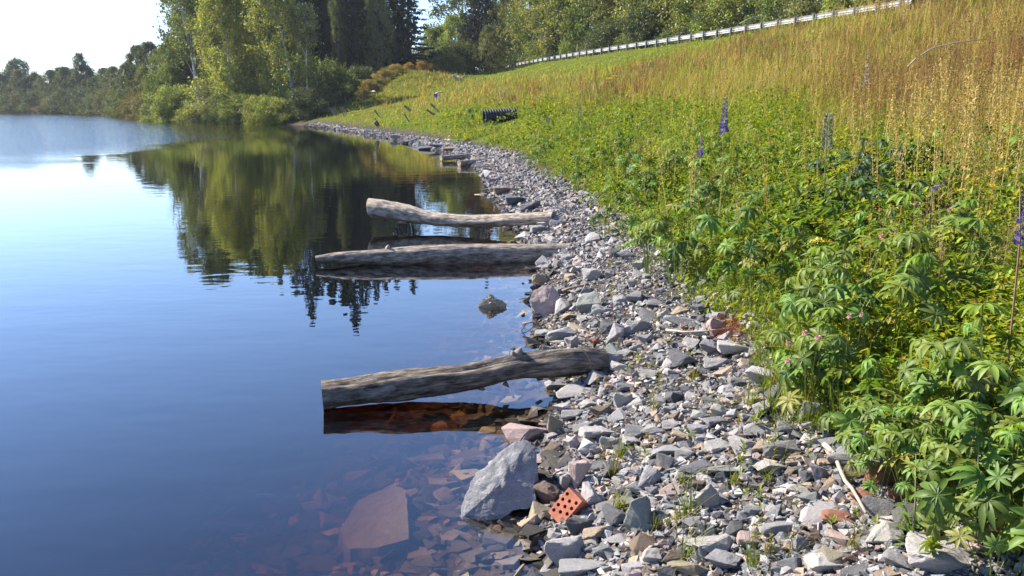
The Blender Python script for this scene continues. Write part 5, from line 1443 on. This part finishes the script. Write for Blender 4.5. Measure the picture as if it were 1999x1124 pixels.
# clover heads and tansy
def clover_mesh():
    r = np.random.default_rng(5); n = 70; a = r.uniform(0, 6.28, n); z = r.uniform(-.5, 1, n); rr = np.sqrt(1 - np.clip(z, -1, 1) ** 2)
    P = np.stack([rr * np.cos(a), rr * np.sin(a), z], -1) * .011; P[:, 2] += .20
    Rm = rot_zxz(a - 1.57, np.arccos(np.clip(z, -1, 1)) * -1 + 1.2, np.zeros(n))
    cc = np.where(z[:, None] > .2, np.array([.62, .22, .30]), np.array([.62, .40, .40])) * r.uniform(.8, 1.2, (n, 1))
    V, F, C = scatter(LQ[0] * np.array([.8, 1, 1]), LQ[1], Rm, np.full(n, .011), P, cc)
    V2 = np.array([(-.0012, 0, -.1), (.0012, 0, -.1), (.001, 0, .2), (-.001, 0, .2)]); F2 = np.array([(0, 1, 2, 3)])
    V, F, C = join([(V, F, C), (V2, F2, np.tile(np.array([.12, .18, .04]), (4, 1)))])
    return mesh_np("clover_flower", V, F, C, [M_lflower])
def tansy_mesh():
    r = np.random.default_rng(6); n = 60
    P = np.stack([r.normal(0, .022, n), r.normal(0, .022, n), .25 + r.normal(0, .006, n)], -1)
    V, F, C = scatter(LQ[0] * np.array([1.5, 1, .5]), LQ[1], rot_zxz(r.uniform(0, 6.28, n), r.normal(0, .4, n), np.zeros(n)), np.full(n, .011), P, np.tile(np.array([.72, .46, .02]), (n, 1)) * r.uniform(.8, 1.1, (n, 1)))
    V2 = np.array([(-.002, 0, -.1), (.002, 0, -.1), (.0015, 0, .25), (-.0015, 0, .25)])
    V, F, C = join([(V, F, C), (V2, np.array([(0, 1, 2, 3)]), np.tile(np.array([.12, .18, .04]), (4, 1)))])
    return mesh_np("tansy", V, F, C, [M_lflower])
CM, TM = clover_mesh(), tansy_mesh()
clov = [(1700, 200), (1716, 202), (1706, 220), (1662, 234), (1826, 244), (1851, 250), (1858, 252), (1886, 253), (1895, 257), (1967, 190), (1889, 272), (1911, 281), (1937, 286), (1970, 282), (1990, 277), (1858, 281), (1652, 317), (1733, 409), (1780, 397), (1858, 411), (1940, 337), (1987, 303), (1713, 460), (1728, 462), (1697, 617), (1657, 617), (1577, 653), (1527, 672), (1542, 708), (1590, 655),
        (1383, 399), (1385, 385), (1337, 297), (1330, 230), (1395, 237), (1380, 235), (1297, 280), (1260, 232), (1197, 240), (1210, 241), (1236, 395), (1239, 404), (1288, 414), (1330, 250), (1345, 240), (1400, 265), (1430, 255), (1445, 262), (1450, 300), (1470, 262), (1500, 280), (1520, 240), (1545, 245), (1468, 238), (1186, 238), (1170, 246), (1320, 280), (1290, 235), (1350, 318), (1420, 330), (1230, 330), (1560, 300), (1600, 340), (1480, 415)]
for px, py in clov:
    b = hit_canopy(px, py, .56); o = link("clover_flower", CM, None, b + Vector((0, 0, .36))); k = max(1.0, b.y / 8.5) * random.uniform(.85, 1.15); o.scale = (k, k, 1); o.rotation_euler = (random.uniform(-.2, .2), random.uniform(-.2, .2), random.uniform(0, 6))
    tag(o, "small round pink clover head standing above the meadow leaves", "clover flower", "pink clover heads")
for px, py in [(1900, 352), (1925, 360), (1968, 330), (1890, 372), (1756, 408), (1610, 462), (1606, 472), (1190, 152), (1202, 148), (1225, 132), (1187, 160)]:
    hc = .6 if py > 250 else .7
    b = hit_canopy(px, py, hc); o = link("tansy_cluster", TM, None, b + Vector((0, 0, hc - .25))); k = max(.9, b.y / 13.0) * random.uniform(.9, 1.2); o.scale = (k, k, 1); o.rotation_euler = (random.uniform(-.2, .3), random.uniform(-.2, .2), random.uniform(0, 6))
    tag(o, "flat cluster of yellow tansy buttons " + ("in the green leaves at right" if py > 250 else "in the golden grass under the guardrail"), "tansy", "yellow tansy clusters at right" if py > 250 else "yellow tansy clusters up the slope")

# tufts and seedlings between the stones
def tuft_mesh(seed, n, Hh, w_, colr, tilt):
    r = np.random.default_rng(seed); parts = []
    for k in range(n):
        TV, TF = BT[r.integers(0, 4)]; h = Hh * r.uniform(.45, 1.1)
        Rm = rot_zxz(np.array([r.uniform(0, 6.283)]), np.array([-abs(r.normal(0, tilt))]), np.zeros(1))
        parts.append(scatter(TV, TF, Rm, np.array([[w_, h, h]]), np.array([[r.normal(0, .012), r.normal(0, .012), -.01]]), np.array([colr]) * r.uniform(.7, 1.3) * np.array([r.uniform(.9, 1.3), 1, 1])))
    V, F, C = join(parts); return mesh_np("grass_tuft", V, F, C, [M_grass])
def seedling_mesh(seed, n, size, Hh, colr):
    r = np.random.default_rng(seed); a = r.uniform(0, 6.28, n); z = Hh * r.uniform(.1, 1, n)
    Rm = rot_zxz(a, r.normal(.35, .3, n), r.normal(0, .2, n)); cc = np.array(colr) * r.uniform(.7, 1.4, (n, 1)) * np.stack([r.uniform(.8, 1.5, n), np.ones(n), np.ones(n)], -1)
    V, F, C = scatter(OL[0] * np.array([.8, 1, 1]), OL[1], Rm, size * r.uniform(.6, 1.2, n), np.stack([.004 * np.cos(a), .004 * np.sin(a), z], -1), cc)
    V2 = np.array([(-.0015, 0, -.02), (.0015, 0, -.02), (.001, 0, Hh), (-.001, 0, Hh)])
    V, F, C = join([(V, F, C), (V2, np.array([(0, 1, 2, 3)]), np.tile(np.array([.16, .13, .05]), (4, 1)))])
    return mesh_np("seedling", V, F, C, [M_leaf])
TU = [tuft_mesh(1, 16, .13, .0042, [.16, .20, .03], .5), tuft_mesh(2, 26, .16, .0038, [.13, .19, .03], .45), tuft_mesh(3, 12, .10, .005, [.20, .21, .035], .6), tuft_mesh(4, 14, .22, .0034, [.17, .17, .035], .22)]
SE = [seedling_mesh(1, 10, .032, .06, [.15, .21, .03]), seedling_mesh(2, 14, .026, .09, [.17, .19, .03]), seedling_mesh(3, 8, .04, .035, [.12, .19, .035]), seedling_mesh(4, 22, .022, .14, [.14, .19, .035])]
for px, py, t in [(1332, 948, 0), (1388, 928, 2), (1497, 950, 0), (1345, 1092, 1), (1468, 1112, 1), (1545, 1092, 3), (1660, 1080, 3), (1268, 720, 2), (1352, 748, 0), (1345, 700, 2), (1240, 705, 2), (1398, 805, 2), (1560, 830, 1), (1600, 850, 1), (1640, 790, 1), (1580, 770, 1), (1210, 1000, 2), (1195, 935, 3), (1205, 1002, 0), (1172, 640, 2), (1200, 880, 2), (1650, 860, 1), (1500, 760, 1), (1470, 730, 1), (1520, 800, 1), (1620, 835, 1), (1285, 620, 2), (1195, 580, 3)]:
    b = hit1(px, py); o = link("grass_tuft", TU[t], None, b + Vector((0, 0, .03))); k = random.uniform(.85, 1.25); o.scale = (k,) * 3; o.rotation_euler = (0, 0, random.uniform(0, 6))
    edge = float(bil(Sd, b.x, b.y)) > 1.25
    tag(o, "bright green grass tuft spilling over the upper edge of the stones" if edge else "small grass tuft growing alone between stones of the scree", "grass tuft", "grass tufts at the stones' edge" if edge else "grass tufts among the stones")
for px, py, t in [(1165, 765, 1), (1245, 722, 0), (1225, 735, 0), (1275, 800, 1), (1400, 800, 2), (1445, 925, 2), (1510, 905, 3), (1575, 925, 3), (1638, 858, 3), (1630, 862, 3), (1450, 985, 2), (1550, 1010, 1), (1620, 1045, 2), (1320, 1055, 1), (1255, 1030, 3), (1175, 915, 1), (1410, 690, 2), (1300, 680, 2), (1265, 885, 1), (1340, 600, 2), (1375, 590, 1), (1180, 500, 1), (1190, 530, 2), (1215, 470, 1), (1225, 900, 0), (1290, 770, 1), (1500, 1095, 1), (1480, 990, 0), (1660, 950, 2), (1700, 1000, 1), (1205, 690, 1), (1345, 870, 2), (1440, 860, 1)]:
    b = hit1(px, py); o = link("seedling", SE[t], None, b + Vector((0, 0, .035))); k = random.uniform(.9, 1.3); o.scale = (k,) * 3; o.rotation_euler = (0, 0, random.uniform(0, 6))
    tag(o, "tiny leafy seedling sprouting between the scree stones", "seedling", "seedlings among the stones")
ne = 0
while ne < 46:
    yv = math.exp(random.uniform(math.log(3.0), math.log(17))); xv = float(np.interp(yv, YS, XS)) + random.uniform(1.25, 1.62)
    if not (1.2 < float(bil(Sd, xv, yv)) < 1.65): continue
    o = link("grass_tuft", TU[random.choice([0, 1, 1, 3])], None, Vector((xv, yv, float(H([xv], [yv])[0]) + .02))); k = random.uniform(1.1, 1.9); o.scale = (k,) * 3; o.rotation_euler = (0, 0, random.uniform(0, 6)); ne += 1
    tag(o, "bright green grass tuft spilling over the upper edge of the stones", "grass tuft", "grass tufts at the stones' edge")
for _ in range(34):
    px, py = random.uniform(1190, 1760), random.uniform(610, 1090); b = hit1(px, py)
    if not (.35 < float(bil(Sd, b.x, b.y)) < 1.3): continue
    t = random.random() < .5
    o = link("grass_tuft" if t else "seedling", TU[random.choice([0, 0, 2, 1])] if t else random.choice(SE), None, b + Vector((0, 0, .03))); k = random.uniform(.8, 1.4); o.scale = (k,) * 3; o.rotation_euler = (0, 0, random.uniform(0, 6))
    tag(o, "small grass tuft growing alone between stones of the scree" if t else "tiny leafy seedling sprouting between the scree stones", "grass tuft" if t else "seedling", "grass tufts among the stones" if t else "seedlings among the stones")
for _ in range(26):
    b = hit1(random.uniform(1470, 1690), random.uniform(700, 850))
    if float(bil(Sd, b.x, b.y)) < 1.2: continue
    o = link("grass_tuft", TU[random.choice([1, 1, 3, 0])], None, b + Vector((0, 0, .02))); k = random.uniform(1.5, 2.3); o.scale = (k,) * 3; o.rotation_euler = (0, 0, random.uniform(0, 6))
    tag(o, "tall bright grass tuft before the lupines where the stones end", "grass tuft", "tall grass tufts before the lupines")
def stalk(px, pyt, pyb, label, seed):
    b = hit1(px, pyb); top = at_y(px + 8, pyt, b.y + .02); h = top.z - b.z
    r = np.random.default_rng(seed); root = empty("goosefoot", b)
    n = 90; t = r.beta(1.3, 1, n) * .97 + .03; a = r.uniform(0, 6.28, n)
    sz = np.where(t < .6, .045 * r.uniform(.6, 1.2, n), .02 * r.uniform(.5, 1, n))
    ax = np.stack([(top.x - b.x) * t, (top.y - b.y) * t, h * t], -1) + np.stack([np.cos(a), np.sin(a), np.zeros(n)], -1) * (.012 + .02 * r.random(n)[:, None])
    V, F, C = scatter(OL[0], OL[1], rot_zxz(a - 1.57, r.normal(.3, .4, n), np.zeros(n)), sz, ax, np.where(t[:, None] < .6, np.array([.12, .20, .04]), np.array([.20, .23, .09])) * r.uniform(.7, 1.3, (n, 1)))
    link("leaves", mesh_np("leaves", V, F, C, [M_leaf]), root)
    TV, TF = tube([(0, 0, -.03), tuple((top - b) * .5 + Vector((.005, 0, 0))), tuple(top - b)], [.004, .0033, .0015], 6)
    link("stem", mesh_py("stem", TV, TF, [M_stem]), root); tag(root, label, "weed")
stalk(1780, 885, 1078, "tall goosefoot weed standing just left of the lupines in the lower right", 3)
stalk(1902, 865, 1092, "tall goosefoot weed growing between two pink boulders at lower right", 4)
stick("grass_stalk", [(1772, 130), (1790, 112), (1820, 94), (1860, 84), (1925, 76)], 1.6, M_stickw, "long arched pale dry stem curving over the golden grass at upper right", Y=hit_canopy(1780, 140, .8).y, cat="stalk")
n = 420; P = []
for _ in range(n):
    q = hit1(random.gauss(1418, 18), random.gauss(652, 11)); P.append((q.x, q.y, q.z + random.uniform(.01, .06)))
V, F, C = scatter(np.array([(-.5, 0, 0), (.5, 0, 0), (.5, 1, .02), (-.5, 1, .02)]), np.array([(0, 1, 2, 3)]), rot_zxz(rng.uniform(0, 6.28, n), rng.normal(0, .4, n), np.zeros(n)), np.stack([np.full(n, .0025), rng.uniform(.03, .08, n), np.ones(n)], -1), np.array(P), np.array([.30, .095, .04]) * rng.uniform(.6, 1.3, (n, 1)))
tag(link("dead_needles", mesh_np("dead_needles", V, F, C, [M_grass])), "patch of rust-red dead needles at the grass edge", "needles", None, "stuff")

# ------------------------------------------------------------------ the air
def haze():
    m, t, n, l, o = new_mat("summer_haze")
    v = n.new("ShaderNodeVolumePrincipled")
    v.inputs["Color"].default_value = (0.80, 0.88, 1.0, 1); v.inputs["Density"].default_value = 0.00017; v.inputs["Anisotropy"].default_value = 0.2
    l.new(v.outputs[0], o.inputs["Volume"])
    x0, x1, y0, y1, z0, z1 = -905, 905, -60, 1510, -8, 48
    Vv = [(x0, y0, z0), (x1, y0, z0), (x1, y1, z0), (x0, y1, z0), (x0, y0, z1), (x1, y0, z1), (x1, y1, z1), (x0, y1, z1)]
    Ff = [(3, 2, 1, 0), (4, 5, 6, 7), (0, 1, 5, 4), (1, 2, 6, 5), (2, 3, 7, 6), (3, 0, 4, 7)]
    tag(link("haze", mesh_np("haze", np.array(Vv), np.array(Ff), None, [m])), "thin summer haze over the river", "haze", None, "stuff")
haze()
